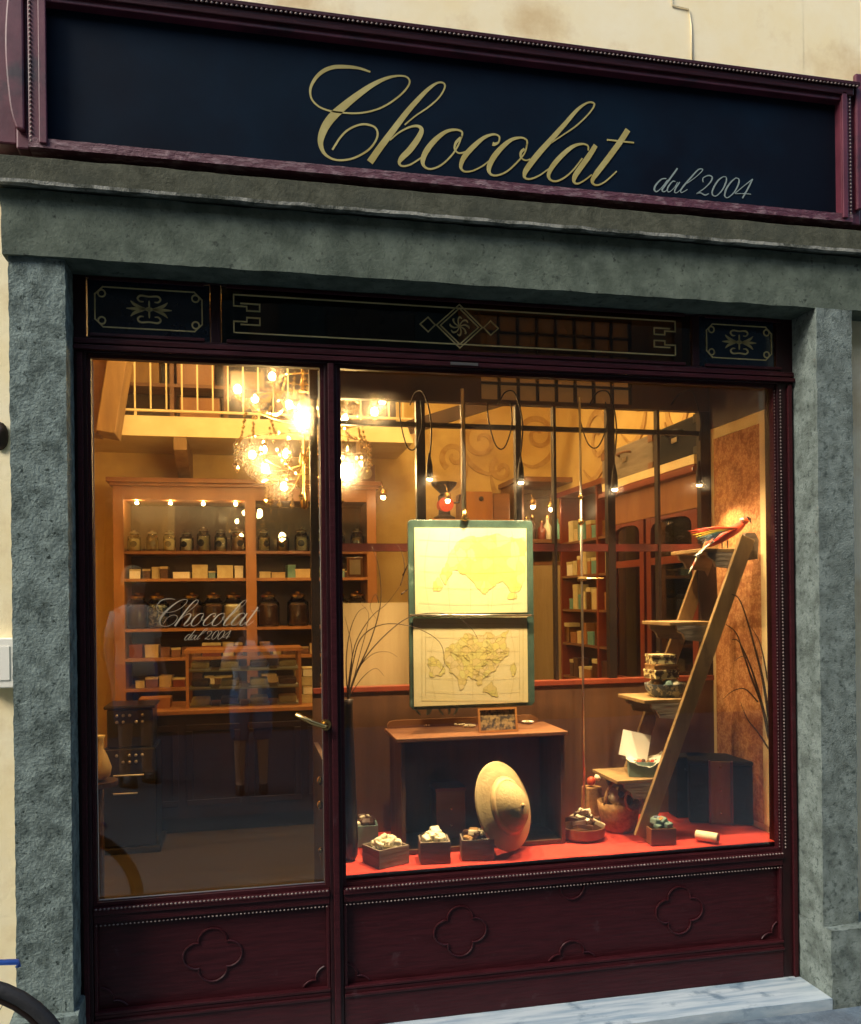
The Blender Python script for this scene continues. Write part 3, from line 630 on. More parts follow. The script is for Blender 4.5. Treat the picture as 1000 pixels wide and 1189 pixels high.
for i, (x, z, w, h) in enumerate(((-.88, .35, .25, .16), (-.5, .35, .28, .20), (-.10, .35, .26, .12), (-.48, .05, .30, .2), (.0, .65, .2, .2))):
    tag(MB().box(x, x+w, 3.78, 3.98, mz1+z+.0, mz1+z+h).build('archive_box', ('wood_b', 'wood_o')[i % 2], bevel=.004), 'brown box on the gallery bookcase, %s' % ('left bay under the railing', 'middle bay, second shelf', 'right bay, low', 'middle bay, bottom shelf', 'right bay, top')[i], 'box', 'boxes on the gallery bookcase')
st2 = thing('ceiling_strut', 'sloping dark timber beam high above the map beside the mezzanine end', 'beam', at(478, 492, 3.3))
MB().beam(at(474, 497, 3.3), at(640, 446, 3.3), .10, .05, (0, 1, 0)).build('beam', 'wood_d', st2)
MB().beam(at(474, 500, 3.34), at(640, 449, 3.34), .05, .10, (0, 1, 0)).build('board', 'wood_b', st2)
cr = thing('ceiling_strut', 'sloping ochre timber beam at the top left of the door glass', 'beam', at(127, 510, 2.7))
a, b_ = at(146, 380, 2.7), at(126, 506, 2.7)
MB().beam(a, b_, .115, .26, (0, 1, 0)).build('beam', 'wood_b', cr, bevel=.006)
MB().beam(a+Vector((-.16, .1, 0)), b_+Vector((-.13, .1, .02)), .14, .2, (0, 1, 0)).build('board', 'wood_m', cr, bevel=.004)

M['lampdisc'] = emitmat('lamp_disc', (1., .66, .25), 40)
for i, (x, y, lab) in enumerate(((-.45, 2.3, 'round warm ceiling light over the counter'), (.9, 2.7, 'round warm ceiling light in the middle of the shop'), (1.7, 1.5, 'round warm ceiling light near the display window'))):
    t = thing('ceiling_light', lab, 'ceiling light', (x, y, 3.95), 0, 'round ceiling lights')
    MB().lathe([(.20, 3.935), (.22, 3.935), (.22, 3.949), (.20, 3.949)], (x, y, 0), 24).build('rim', 'brass', t)
    MB().lathe([(.0005, 3.925), (.12, 3.926), (.195, 3.935), (.195, 3.948)], (x, y, 0), 24).build('diffuser', 'lampdisc', t, smooth=True)
# ------------------------------------------------------------------ back cabinet of jars
YC = 3.62
bc = thing('jar_cabinet', 'tall orange wood wall cabinet with shelves of glass jars behind the counter', 'cabinet', (X(280, YC), YC, ZF))
cx0, cx1 = X(131, YC, 600), X(437, YC, 600); cz1 = Z(250, 562, YC); dvx = X(291, YC, 600)
f = MB(); sw = .075
f.box(cx0, cx0+sw, YC, 4.05, ZF, cz1-.001); f.box(cx1-sw, cx1, YC, 4.05, ZF, cz1-.001); f.box(dvx-.04, dvx+.04, YC+.002, 4.04, ZF, cz1-.002)
f.box(cx0+sw, cx1-sw, YC+.001, 4.05, Z(250, 581, YC), cz1-.0015)
f.build('frame', 'wood_o', bc, bevel=.003)
MB().box(cx0-.04, cx1+.04, YC-.05, 4.055, cz1, cz1+.035).box(cx0-.02, cx1+.02, YC-.025, 4.055, cz1-.025, cz1).build('cornice', 'wood_o', bc, bevel=.004)
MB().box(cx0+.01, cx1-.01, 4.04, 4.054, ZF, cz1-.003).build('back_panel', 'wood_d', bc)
shz = [Z(220, q, YC) for q in (641, 673, 731, 765, 800)]
for z in shz:
    MB().box(cx0+sw, dvx-.04, YC+.012, 4.035, z-.012, z+.010).build('shelf', 'wood_o', bc)
    MB().box(dvx+.04, cx1-sw, YC+.012, 4.035, z-.012, z+.010).build('shelf', 'wood_o', bc)
for sgn, (a, b_) in ((1, (cx0+sw, dvx-.04)), (-1, (dvx+.04, cx1-sw))):      # glazed doors, a little ajar
    g = MB(); c = Vector(((a+b_)/2, YC-.020, (shz[0]+Z(250, 581, YC))/2)); L = (b_-a)/2-.005
    g.obox(c, L, .002, (Z(250, 581, YC)-shz[0])/2-.02, Matrix.Rotation(R(1.8), 3, 'Z')); g.build('glass_door', 'glass_case', bc)

def make_jar(name, label, cat, h, r, body, lid, group, knob=True):
    t = thing(name, label, cat, (0, 0, 0), 0, group, True)
    MB().lathe([(r*.9, 0), (r, h*.04), (r, h*.68), (r*.62, h*.80), (r*.62, h*.84)], (0, 0, 0), 14).build('body', body, t, smooth=True, auto=True)
    l = MB().lathe([(r*.70, h*.845), (r*.72, h*.90), (r*.5, h*.94), (r*.2, h*.95)] + ([(r*.25, h*.98), (r*.2, h), (.0005, h)] if knob else [(.0005, h*.95)]), (0, 0, 0), 12)
    l.build('lid', lid, t, smooth=True, auto=True)
    return t
clipj = make_jar('clip_jar', '', 'jar', .19, .055, 'glass_case', 'steel', 'clip top jars on the top shelf of the cabinet')
MB().lathe([(.045, .01), (.048, .02), (.046, .10), (.03, .115)], (0, 0, 0), 10).build('contents', 'choc', clipj, smooth=True)
MB().lathe([(.0005, 0), (.027, .0), (.027, .006), (.0005, .008)], (0, -.0555, .065), 12, Matrix.Rotation(R(90), 3, 'X')).build('label_disc', 'black', clipj)
alts = []
first = True
def ordn(i): return ('first', 'second', 'third', 'fourth', 'fifth', 'sixth', 'seventh', 'eighth', 'ninth', 'tenth')[i]
fill = {}
for bay, (a, b_), n in (('left', (cx0+sw+.06, dvx-.10), 7), ('right', (dvx+.10, cx1-sw-.06), 6)):
    for i in range(n):
        x = a+(b_-a)*i/(n-1); lab = 'clip top glass jar on top cabinet shelf, %s from the left in the %s bay' % (ordn(i), bay)
        if first: clipj.location = (x, YC+.12, shz[0]+.011); clipj['label'] = lab; first = False; o = clipj
        else: o = dup(clipj, (x, YC+.12+.03*(i % 2), shz[0]+.011), random.uniform(-.4, .4), lab)
        if (i*7+n) % 3:
            for ch in o.children:
                if ch.name.startswith('contents'): ch.data = ch.data.copy(); ch.data.materials[0] = M[('candy', 'wicker', 'choc', 'label')[(i*3+n) % 4]]
        q_ = random.uniform(.84, 1.08); o.scale = (q_, q_, q_*random.uniform(.88, 1.08))
first = True
bigj = make_jar('sweet_jar', '', 'jar', .27, .085, 'glass_case', 'brass', 'large jars with gold lids on the middle shelf')
MB().lathe([(.072, .012), (.076, .03), (.076, .16), (.05, .175)], (0, 0, 0), 12).build('contents', 'choc', bigj, smooth=True)
for i, px in enumerate((160, 183, 223, 248, 271, 312, 346, 392, 415)):
    x = X(px, YC+.12, 710); lab = 'large glass jar with gold lid on middle shelf, %s from the left' % ordn(i)
    if i == 0: bigj.location = (x, YC+.12, shz[2]+.011); bigj['label'] = lab
    else: 
        o = dup(bigj, (x, YC+.12, shz[2]+.011), 0, lab)
        if i % 3 == 1:
            for ch in o.children:
                if ch.name.startswith('contents'): ch.data = ch.data.copy(); ch.data.materials[0] = M['bluewhite' if i == 1 else 'candy']
for i in range(4):
    x_ = cx0+sw+.09+i*(dvx-cx0-sw-.2)/3; MB().ball((x_, YC+.05, Z(250, 581, YC)-.02), .012, 8).build('added_bulb', 'bulb', bc, smooth=True)  # bulbs added to brighten the top row and imitate reflected chandelier bulbs
# tins and packets on the other shelves
def block(name, lab, cat, x, y, z, w, d, h, mt, grp, tied=True, rz=0):
    t = thing(name, lab, cat, (x, y, z), rz, grp, True)
    MB().box(-w/2, w/2, -d/2, d/2, 0, h*.8).build('box', mt, t, bevel=.002)
    MB().box(-w/2-.002, w/2+.002, -d/2-.002, d/2+.002, h*.8, h).build('lid', mt if not tied else 'label', t, bevel=.002)
    return t
def ordn(i): return ('first', 'second', 'third', 'fourth', 'fifth', 'sixth', 'seventh', 'eighth', 'ninth', 'tenth', 'eleventh', 'twelfth', 'thirteenth', 'fourteenth', 'fifteenth')[i]
for row, zi in (('second', 1), ('fourth', 3), ('fifth', 4)):
    for bay, (a, b_) in (('left', (cx0+sw+.02, dvx-.06)), ('right', (dvx+.06, cx1-sw-.02))):
        x = a; i = 0
        while x < b_-.06 and i < 14:
            w = random.uniform(.055, .15); w = min(w, b_-x)
            if random.random() < .12: x += .03
            hh = random.uniform(.045, .105); mt_ = random.choice(['greenjar', 'teal', 'label', 'wood_r', 'candy', 'choc', 'straw', 'label'] if zi == 1 else ['label', 'candy', 'choc', 'wood_m', 'straw', 'wood_r', 'brass', 'label'])
            if x+w > b_: break
            block('packet', '%s packet on the %s cabinet shelf, %s from the left in the %s bay' % ({'greenjar': 'green', 'teal': 'grey green', 'label': 'tan', 'wood_r': 'red brown', 'candy': 'cream', 'choc': 'dark brown', 'wood_m': 'brown', 'straw': 'straw coloured', 'brass': 'gold'}[mt_], row, ordn(i), bay), 'packet', x+w/2, YC+.12+random.uniform(0, .05), shz[zi]+.0105, w-.008, .12, hh, mt_, 'packets on the cabinet shelves', random.random() < .5, random.uniform(-.12, .12))
            x += w+.004; i += 1

# ------------------------------------------------------------------ counter
YK = 2.80
kz = Z(250, 823, YK); kx0, kx1 = X(133, YK, 860), 1.25
ct = thing('shop_counter', 'long dark panelled shop counter with orange wood top', 'counter', ((kx0+kx1)/2, YK, ZF))
MB().box(kx0, kx1, YK, YK+.5, ZF+.10, kz-.03).build('body', 'wood_k', ct)
MB().box(kx0-.03, kx1+.03, YK-.04, YK+.53, kz-.029, kz).build('top', 'wood_o', ct, bevel=.004)
MB().box(kx0+.02, kx1-.02, YK+.03, YK+.48, ZF, ZF+.099).build('base_plinth', 'black', ct)
for i in range(5):
    a = kx0+.05+i*(kx1-kx0-.1)/5; b_ = a+(kx1-kx0-.1)/5-.05
    p = MB(); 
    for q in ((a, b_, kz-.14, kz-.10), (a, b_, ZF+.18, ZF+.22), (a, a+.04, ZF+.2205, kz-.1405), (b_-.04, b_, ZF+.2205, kz-.1405)): p.box(q[0], q[1], YK-.014, YK-.001, q[2], q[3])
    p.build('front_panel', 'wood_k', ct, bevel=.003)
vx0, vx1 = X(216, YK+.08, 790), X(350, YK+.08, 790); vz = Z(280, 757, YK+.1)
vt = thing('display_case', 'glass fronted pastry case standing on the counter', 'display case', ((vx0+vx1)/2, YK+.1, kz))
f = MB(); 
for x in (vx0, vx1-.02):
    for y in (YK+.06, YK+.42): f.box(x, x+.02, y, y+.02, kz+.001, vz)
f.box(vx0-.01, vx1+.01, YK+.05, YK+.45, vz+.0005, vz+.022); f.box(vx0, vx1, YK+.05, YK+.45, kz+.0005, kz+.0)
f.build('frame', 'wood_o', vt, bevel=.002)
MB().box(vx0+.02, vx1-.02, YK+.064, YK+.068, kz+.002, vz).build('glass_front', 'glass_case', vt)
for k, q in enumerate((.33, .66)):
    z = kz+(vz-kz)*q; MB().box(vx0+.021, vx1-.021, YK+.09, YK+.41, z-.004, z+.004).build('glass_shelf', 'label', vt)
for i in range(12):
    k = i//4; x = vx0+.09+(vx1-vx0-.18)*(i % 4)/3; z = [kz+.002, kz+(vz-kz)*.33+.005, kz+(vz-kz)*.66+.005][k]
    t = thing('cake_tray', '%s tray of sweets in the counter case, %s from left on the %s level' % (('cream', 'brown')[i % 2], ordn(i % 4), ('bottom', 'middle', 'upper')[k]), 'tray', (x, YK+.2, z), 0, 'trays in the counter case', True)
    MB().box(-.07, .07, -.10, .10, 0, .012).build('tray', 'white', t); 
    MB().box(-.06, .06, -.09, .09, .013, .055).build('cake', ('candy', 'choc', 'label')[i % 3], t, bevel=.01)
for i in range(4):
    block('wrapped_bar_stack', 'stack of %s wrapped bars right of the counter case, %s from the bottom' % (('gold', 'cream')[i % 2], ordn(i)), 'box', X(359, YK+.2, 800)+.01*(i % 2), YK+.2, kz+.001+i*.062, .11, .15, .058, ('label', 'candy')[i % 2], 'wrapped bars stacked on the counter')
block('orange_box', 'orange box on the counter left of the glass case', 'box', X(180, YK+.15, 810), YK+.2, kz+.001, .20, .16, .07, 'wood_o', None, False)

# black antique machine at the left
by = 2.42; bx0, bx1 = X(117, by, 860), X(183, by, 860); bzt = Z(150, 820, by)
bm_ = thing('till_cabinet', 'black vintage machine on a black cabinet with rows of bright round studs', 'machine', ((bx0+bx1)/2, by, ZF))
MB().box(bx0+.01, bx1-.01, by, by+.34, ZF+.04, bzt-.26).build('body', 'black', bm_, bevel=.008)
MB().box(bx0-.015, bx1+.015, by-.02, by+.345, ZF, ZF+.039).build('base_plinth', 'black', bm_, bevel=.008)
MB().box(bx0+.03, bx1-.03, by+.03, by+.30, bzt-.2595, bzt-.02).build('upper_body', 'black', bm_, bevel=.012)
MB().box(bx0+.015, bx1-.015, by+.01, by+.32, bzt-.0195, bzt).build('top', 'black', bm_, bevel=.006)
for j, zz in enumerate((bzt-.06, bzt-.10, bzt-.30, bzt-.34)):
    for i in range(5):
        if (i+j) % 4 == 3: continue
        x = bx0+.09+i*(bx1-bx0-.18)/4; MB().ball((x, by+(.028 if j < 2 else -.002), zz), .010, 8).build('stud', 'steel', bm_, smooth=True)
MB().tube([(bx0+.07, by-.012, bzt-.42), (bx1-.08, by-.012, bzt-.42)], .006, 6).build('rail', 'steel', bm_)
MB().tube([(bx0+.07, by-.012, bzt-.53), (bx1-.12, by-.012, bzt-.53)], .006, 6).build('rail', 'steel', bm_)
jp = at(114, 906, 1.2)
jg = thing('ceramic_jug', 'orange ceramic jug on a dark stand at left edge of door glass', 'jug', jp)
MB().lathe([(.03, 0), (.055, .02), (.062, .06), (.045, .11), (.026, .15), (.026, .19), (.034, .21)], jp, 16).build('body', 'straw', jg, smooth=True)
MB().tube([jp+Vector((-.03, 0, .19)), jp+Vector((-.075, 0, .17)), jp+Vector((-.055, 0, .09))], .007, 8).build('handle', 'straw', jg, smooth=True)
js = thing('plant_stand', 'slim dark wooden stand under the orange jug', 'stand', (jp.x, jp.y, ZF))
MB().lathe([(.09, jp.z-.026), (.09, jp.z-.002)], (jp.x, jp.y, 0), 16).build('top', 'wood_d', js)
MB().lathe([(.02, ZF+.02), (.025, (jp.z+ZF)/2), (.02, jp.z-.027)], (jp.x, jp.y, 0), 10).build('stem', 'wood_d', js, smooth=True)
MB().lathe([(.09, ZF), (.08, ZF+.02)], (jp.x, jp.y, 0), 16).build('foot', 'wood_d', js)

# ------------------------------------------------------------------ chandelier
YH = 1.55; hc = at(352, 505, YH)
ch = thing('chandelier', 'glowing crystal chandelier with bare warm bulbs above the door', 'chandelier', (hc.x, hc.y, 3.94))
MB().tube([(hc.x, hc.y, 3.93), (hc.x, hc.y, hc.z+.35)], .006, 6).build('chain', 'brass', ch)
MB().lathe([(.0005, -.40), (.015, -.39), (.022, -.35), (.008, -.30), (.012, -.18), (.025, -.14), (.008, -.08), (.008, .1), (.025, .15), (.012, .2), (.007, .3), (.007, .36)], hc, 16).build('stem', 'brass', ch, smooth=True)
bpx = [(276, 452, -.10), (296, 463, .25), (352, 487, -.30), (336, 470, .1), (316, 437, .30), (293, 528, .10), (308, 544, -.2), (333, 527, -.28), (330, 565, .0), (400, 486, .22), (402, 548, -.22), (435, 478, .0), (444, 465, .15), (306, 522, .3), (372, 440, .3)]
for i, (px, py, dy) in enumerate(bpx):
    p = at(px, py, YH+dy); big_ = i == 2 or i == 10
    r = .036 if big_ else .018
    MB().ball(p, r, 12, 1.25).build('bulb', 'bulb', ch, smooth=True)
    q = hc+Vector((0, 0, -.16 if p.z < hc.z else .06)); mid = (p+q)/2+Vector((0, 0, -.06))
    pts = cat_rom([tuple(q), tuple(mid), tuple(p+Vector((0, 0, -.05))), tuple(p+Vector((0, 0, -r*1.25)))], 4)
    MB().tube(pts, .003, 6).lathe([(.012, -.03), (.016, -.012), (.010, 0)], p+Vector((0, 0, -r*1.2)), 8).build('arm', 'brass', ch, smooth=True, auto=True)
for ri, (zz, rr) in enumerate(((.30, .12), (.16, .30), (-.06, .36), (-.24, .20))):
    t = MB(); ring2 = [(hc.x+rr*math.cos(k*math.pi/14), hc.y+rr*math.sin(k*math.pi/14), hc.z+zz) for k in range(29)]
    t.tube(ring2, .003, 6, False); t.build('ring', 'brass', ch, smooth=True)
def octa(mb, c, r, e=1.5):
    c = Vector(c); mb.add([c+Vector((0, 0, -r*e)), c+Vector((r, 0, 0)), c+Vector((0, r, 0)), c+Vector((-r, 0, 0)), c+Vector((0, -r, 0)), c+Vector((0, 0, r*e))],
        [(0, 2, 1), (0, 3, 2), (0, 4, 3), (0, 1, 4), (5, 1, 2), (5, 2, 3), (5, 3, 4), (5, 4, 1)])
for k in range(48):
    a = k*2*math.pi/48; s = MB()
    lv = k % 3
    z0, r0, z1, r1 = ((.30, .12, .16, .30), (.16, .30, -.06, .36), (-.06, .36, -.24, .20))[lv]
    for i in range(12):
        u = i/11; rr = r0+(r1-r0)*u; sag = -.07*math.sin(math.pi*u)
        octa(s, (hc.x+rr*math.cos(a+u*.25), hc.y+rr*math.sin(a+u*.25), hc.z+z0+(z1-z0)*u+sag), .0085)
    if lv: 
        for i in range(4): octa(s, (hc.x+r1*math.cos(a), hc.y+r1*math.sin(a), hc.z+z1-.03-.028*i), .009+(i == 3)*.007)
    s.build('crystal_strand', 'crystal', ch)

# ------------------------------------------------------------------ right side of the shop
YP = .62
rc = thing('glazed_cabinet', 'red brown glazed display cabinet with arched door panes along the right wall', 'cabinet', (2.4, 1.4, ZF))
rx, ya, yb = 2.20, .80, 1.88; rz1 = 2.235; rzb = 1.08
YZ = lambda y, z: (y, z)
def slabx(mb, y0, y1, z0, z1, xa=2.2, xb=2.23): mb.box(xa, xb, y0, y1, z0, z1)
MB().box(2.17, 2.61, ya-.02, yb+.02, rz1+.0455, rz1+.09).build('top_board', 'cream', rc)
f = MB(); f.box(2.23, 2.60, ya, ya+.03, rzb, rz1); f.box(2.23, 2.60, yb-.03, yb, rzb, rz1); f.box(2.57, 2.60, ya+.03, yb-.03, rzb, rz1); f.box(2.23, 2.57, ya+.03, yb-.03, rz1-.03, rz1); f.build('carcass', 'wood_r', rc)
MB().box(2.15, 2.61, ya-.04, yb+.04, rz1+.001, rz1+.03).box(2.17, 2.61, ya-.02, yb+.02, rz1+.0305, rz1+.045).build('cornice', 'wood_r', rc, bevel=.004)
MB().box(2.199, 2.229, ya, yb, rz1-.17, rz1).build('frieze', 'wood_o', rc)
MB().box(2.14, 2.61, ya-.03, yb+.03, rzb-.04, rzb-.001).build('waist_shelf', 'wood_r', rc, bevel=.005)
MB().box(2.16, 2.60, ya, yb, ZF, rzb-.041).build('base_cupboard', 'wood_r', rc)
for (d0, d1) in ((ya+.01, 1.37), (1.40, yb-.03)):
    d = MB(); zt_ = rz1-.172; sw_ = .055
    d.box(2.199, 2.228, d0, d0+sw_, rzb+.001, zt_); d.box(2.199, 2.228, d1-sw_, d1, rzb+.001, zt_); d.box(2.200, 2.227, d0+sw_, d1-sw_, rzb+.002, rzb+.07)
    d.box(2.200, 2.227, d0+sw_, d1-sw_, 1.80, 1.84)
    # arched head
    c = (d0+d1)/2; hw = (d1-d0)/2-sw_; n = 10
    for i in range(n):
        a0, a1 = math.pi*i/n, math.pi*(i+1)/n
        q = [(c+hw*math.copysign(abs(math.cos(a0))**.6, math.cos(a0)), zt_-.10+.08*math.sin(a0)**.6), (c+hw*math.copysign(abs(math.cos(a1))**.6, math.cos(a1)), zt_-.10+.08*abs(math.sin(a1))**.6), (c+hw*math.copysign(abs(math.cos(a1))**.6, math.cos(a1)), zt_-.001), (c+hw*math.copysign(abs(math.cos(a0))**.6, math.cos(a0)), zt_-.001)]
        m_ = MB().prism(q, 2.2005, 2.2265); d.add([Vector((v.y, v.x, v.z)) for v in m_.v], m_.f)
    dd = d.build('door', 'wood_r', rc)
    MB().box(2.212, 2.215, d0+sw_, d1-sw_, rzb+.07, zt_-.02).build('pane', 'glass_case', dd)
for yy in (1.05, 1.6): MB().ball((2.33, yy, rz1-.06), .016, 8).build('fill_bulb', 'bulb', rc, smooth=True)  # unseen bulbs added to brighten the cabinet interior
for z in (1.32, 1.53, 1.80): MB().box(2.24, 2.565, ya+.031, yb-.031, z-.008, z+.008).build('shelf', 'wood_m', rc)
MB().box(2.555, 2.569, ya+.032, yb-.032, rzb, rz1-.031).build('lining', 'greenjar', rc)
itm = [('tin', 'beige', 'label', 735, 655, 688, 'tall cream tin on the upper shelf of glazed cabinet'), ('tin', 'small', 'candy', 720, 665, 688, 'small pale tin beside the tall tin in glazed cabinet'), ('cup', '', 'white', 735, 712, 728, 'white china cup on the middle shelf of glazed cabinet'), ('cup', '', 'steel', 722, 716, 728, 'silver cup on the middle shelf of glazed cabinet'), ('pot', '', 'steel', 733, 757, 775, 'silver pot on the lowest shelf of glazed cabinet'), ('cup', '', 'label', 778, 672, 692, 'tan mug in the near bay of glazed cabinet')]
for nm, _, mt_, px, y0, y1, lab in itm:
    # stand on nearest shelf inside
    d_ = math.atan((px-500)/1000)+TH; yy = 2.38/math.tan(d_)-DC; base = min((1.088+.0, 1.328, 1.538, 1.808), key=lambda q: abs(q-at(px, y1, yy).z)); h = at(px, y0, yy).z-at(px, y1, yy).z
    t = thing(nm, lab, nm, (2.38, yy, base+.001), 0, None, True)
    if nm == 'tin': MB().box(-.04, .04, -.045, .045, 0, h*.9).build('body', mt_, t, bevel=.003); MB().box(-.042, .042, -.047, .047, h*.9, h).build('lid', 'brass', t, bevel=.002)
    else: MB().lathe([(.02, 0), (.04, .01), (.045, h*.9), (.040, h*.9), (.035, .014), (.0005, .012)], (0, 0, 0), 14).build('body', mt_, t, smooth=True); MB().tube([(0, -.043, h*.75), (0, -.068, h*.6), (0, -.063, h*.35), (0, -.042, h*.25)], .004, 6).build('handle', mt_, t, smooth=True)
nb = thing('goods_bookcase', 'narrow red brown bookcase full of packets on the right wall behind the glazed cabinet', 'bookcase', (2.53, 2.65, ZF))
f = MB(); f.box(2.45, 2.612, 1.92, 1.95, ZF, 2.42); f.box(2.45, 2.612, 3.36, 3.39, ZF, 2.42); f.box(2.45, 2.612, 2.64, 2.67, ZF, 2.42); f.box(2.43, 2.613, 1.90, 3.41, 2.4205, 2.46); f.build('frame', 'wood_r', nb, bevel=.002)
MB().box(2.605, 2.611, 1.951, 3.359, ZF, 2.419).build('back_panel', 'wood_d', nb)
cnt = 0
for k, z in enumerate((1.0, 1.26, 1.52, 1.78, 2.04)):
    for (a, b_) in ((1.951, 2.639), (2.671, 3.359)):
        MB().box(2.455, 2.604, a, b_, z, z+.018).build('shelf', 'wood_m', nb)
        y = a+.02
        while y < b_-.10:
            w = random.uniform(.06, .14); cl_ = random.choice(['label', 'candy', 'choc', 'greenjar', 'straw', 'brass', 'wood_o']); cnt += 1
            t = block('packet', '%s packet in the %s bay of the narrow red bookcase, %s shelf, %s along' % ({'label': 'tan', 'candy': 'cream', 'choc': 'brown', 'greenjar': 'green', 'straw': 'straw coloured', 'brass': 'gold', 'wood_o': 'orange'}[cl_], 'near' if a < 2 else 'far', ordn(k), ordn(int((y-a)/.085))), 'packet', 2.515, y+w/2, z+.0185, .09, w-.01, random.uniform(.08, .19), cl_, 'packets in the narrow bookcase', random.random() < .4)
            y += w+random.uniform(.003, .02)
# cases on top
def case(name, lab, x0, x1, y0, y1, z0, z1, mt_, trim):
    t = thing(name, lab, 'case', ((x0+x1)/2, (y0+y1)/2, z0))
    MB().box(x0, x1, y0, y1, z0+.001, z1).build('shell', mt_, t, bevel=.012)
    c = MB(); 
    for y in (y0, y1-.05):
        c.box(x0-.004, x0+.03, y-.003, y+.053, z0+.0, z0+.05); c.box(x0-.004, x0+.03, y-.003, y+.053, z1-.045, z1+.003)
    c.build('corner_caps', trim, t, bevel=.003)
    MB().box(x0-.008, x0-.0005, (y0+y1)/2-.03, (y0+y1)/2+.03, z0+(z1-z0)*.5, z0+(z1-z0)*.62).build('lock', 'steel', t)
    MB().tube([(x0-.002, (y0+y1)/2-.08, z0+(z1-z0)*.72), (x0-.03, (y0+y1)/2-.06, z0+(z1-z0)*.75), (x0-.03, (y0+y1)/2+.06, z0+(z1-z0)*.75), (x0-.002, (y0+y1)/2+.08, z0+(z1-z0)*.72)], .007, 6).build('handle', trim, t, smooth=True)
    return t
ctop = rz1+.0905
case('suitcase', 'old grey brown suitcase on top of the glazed cabinet, behind the black one', 2.22, 2.55, 1.32, 2.02, ctop, ctop+.21, 'wood_g', 'wood_m')
case('suitcase', 'plain black suitcase on top of the glazed cabinet nearest the window', 2.21, 2.55, .80, 1.28, ctop, ctop+.21, 'leather', 'black')

# bookcase with bottles at the back right
YB2 = 3.55; qx0, qx1 = X(604, YB2), X(703, YB2)
bb_ = thing('bottle_shelf', 'ochre shelving with bottles and a beige door panel right of the map', 'shelving', ((qx0+qx1)/2, YB2, ZF))
f = MB(); zt2 = Z(650, 560, YB2); zmid = Z(650, 626, YB2); zl = Z(650, 652, YB2)
f.box(qx0, qx0+.04, YB2, 4.05, ZF, zt2); f.box(qx1-.04, qx1, YB2, 4.05, ZF, zt2); f.box(qx0-.02, qx1+.02, YB2-.02, 4.055, zt2+.001, zt2+.04)
f.box(qx0+.04, qx1-.04, YB2+.002, 4.05, zmid-.03, zmid); f.box(qx0+.04, qx1-.04, YB2+.003, 4.05, zl-.03, zl-.001)
f.build('frame', 'wood_m', bb_)
MB().box(qx0+.04, qx1-.04, 4.03, 4.049, ZF, zt2).build('back_panel', 'wood_b', bb_)
MB().box(qx0+.041, X(658, YB2), YB2+.001, YB2+.03, ZF+.02, zl-.032).build('door', 'beige', bb_)
f = MB(); f.box(X(658, YB2)+.002, X(658, YB2)+.02, YB2+.0, 4.02, ZF, zl-.032)
for q in (690, 716, 745, 775, 805): f.box(X(658, YB2)+.021, qx1-.041, YB2+.004, 4.02, Z(665, q, YB2)-.012, Z(665, q, YB2)+.012)
f.build('pigeonholes', 'beige', bb_)
def bottle(h, r, mt_, lab, loc):
    t = thing('bottle', lab, 'bottle', loc, 0, 'bottles on the back shelf', True)
    MB().lathe([(r*.9, 0), (r, .01), (r, h*.55), (r*.35, h*.72), (r*.32, h*.9)], (0, 0, 0), 12).build('body', mt_, t, smooth=True, auto=True)
    MB().lathe([(r*.36, h*.9), (r*.36, h)], (0, 0, 0), 10).build('stopper', 'brass', t); return t
bset = [('choc', 'dark'), ('label', 'tan'), ('wood_o', 'orange'), ('greenjar', 'green'), ('candy', 'cream'), ('wood_r', 'red brown')]
for i in range(9):
    mt_, cn = bset[(i*5+1) % 6]
    bottle(.19+.03*math.sin(i*2.3), .036, mt_, '%s bottle on back shelf under small spotlights, %s from the left' % (cn, ordn(i)), (qx0+.10+i*(qx1-qx0-.2)/8, YB2+.12+.05*(i % 2), zmid+.001))
for i, (px, py) in enumerate(((619, 589), (640, 592), (661, 589), (692, 577), (445, 578), (520, 582))):
    p = at(px, py, 3.42 if i != 5 else 3.2)
    t = thing('spotlight', ('small lit spotlight over the back bottle shelf, leftmost', 'small lit spotlight over the back bottle shelf, second from left', 'small lit spotlight over the back bottle shelf, third from left', 'small lit spotlight left of the glazed cabinet', 'small lit spotlight beside the jar cabinet, left of the map', 'small lit spotlight in front of the dark machine above the map')[i], 'spotlight', p, 0, 'small spotlights at the back of the shop')
    MB().lathe([(.020, .012), (.028, .03), (.024, .06), (.008, .07)], p, 12).build('shade', 'brass', t, smooth=True)
    MB().ball(p+Vector((0, -.0, .004)), .018, 10).build('bulb', 'spotb', t, smooth=True)
    MB().tube([p+Vector((0, 0, .07)), p+Vector((0, .05, .12)), Vector((p.x, 4.02 if i in (0, 1, 2) else p.y+.1, p.z+.14))], .004, 6).build('bracket', 'brass', t, smooth=True)
# tall cabinet behind the map with crate and machine
YT = 3.45; tx0, tx1 = X(497, YT), X(603, YT); tz = Z(550, 603, YT)
tc_ = thing('tall_cabinet', 'brown tall cabinet mostly hidden behind the map', 'cabinet', ((tx0+tx1)/2, YT, ZF))
MB().box(tx0, tx1, YT, 4.04, ZF, tz-.03).build('body', 'wood_m', tc_); MB().box(tx0-.02, tx1+.02, YT-.02, 4.05, tz-.029, tz).build('top', 'wood_o', tc_, bevel=.003)
for a in (0, 1): MB().box(tx0+.03+a*(tx1-tx0)/2, tx0+(a+1)*(tx1-tx0)/2-.03, YT-.012, YT-.001, ZF+.1, tz-.08).build('door', 'wood_o', tc_, bevel=.003)
x0, x1 = X(541, YT+.1), X(594, YT+.1); zc = Z(565, 571, YT+.1)
wc_ = thing('wooden_crate', 'orange wooden box with dark side on top of the cabinet behind the map', 'box', ((x0+x1)/2, YT+.2, tz))
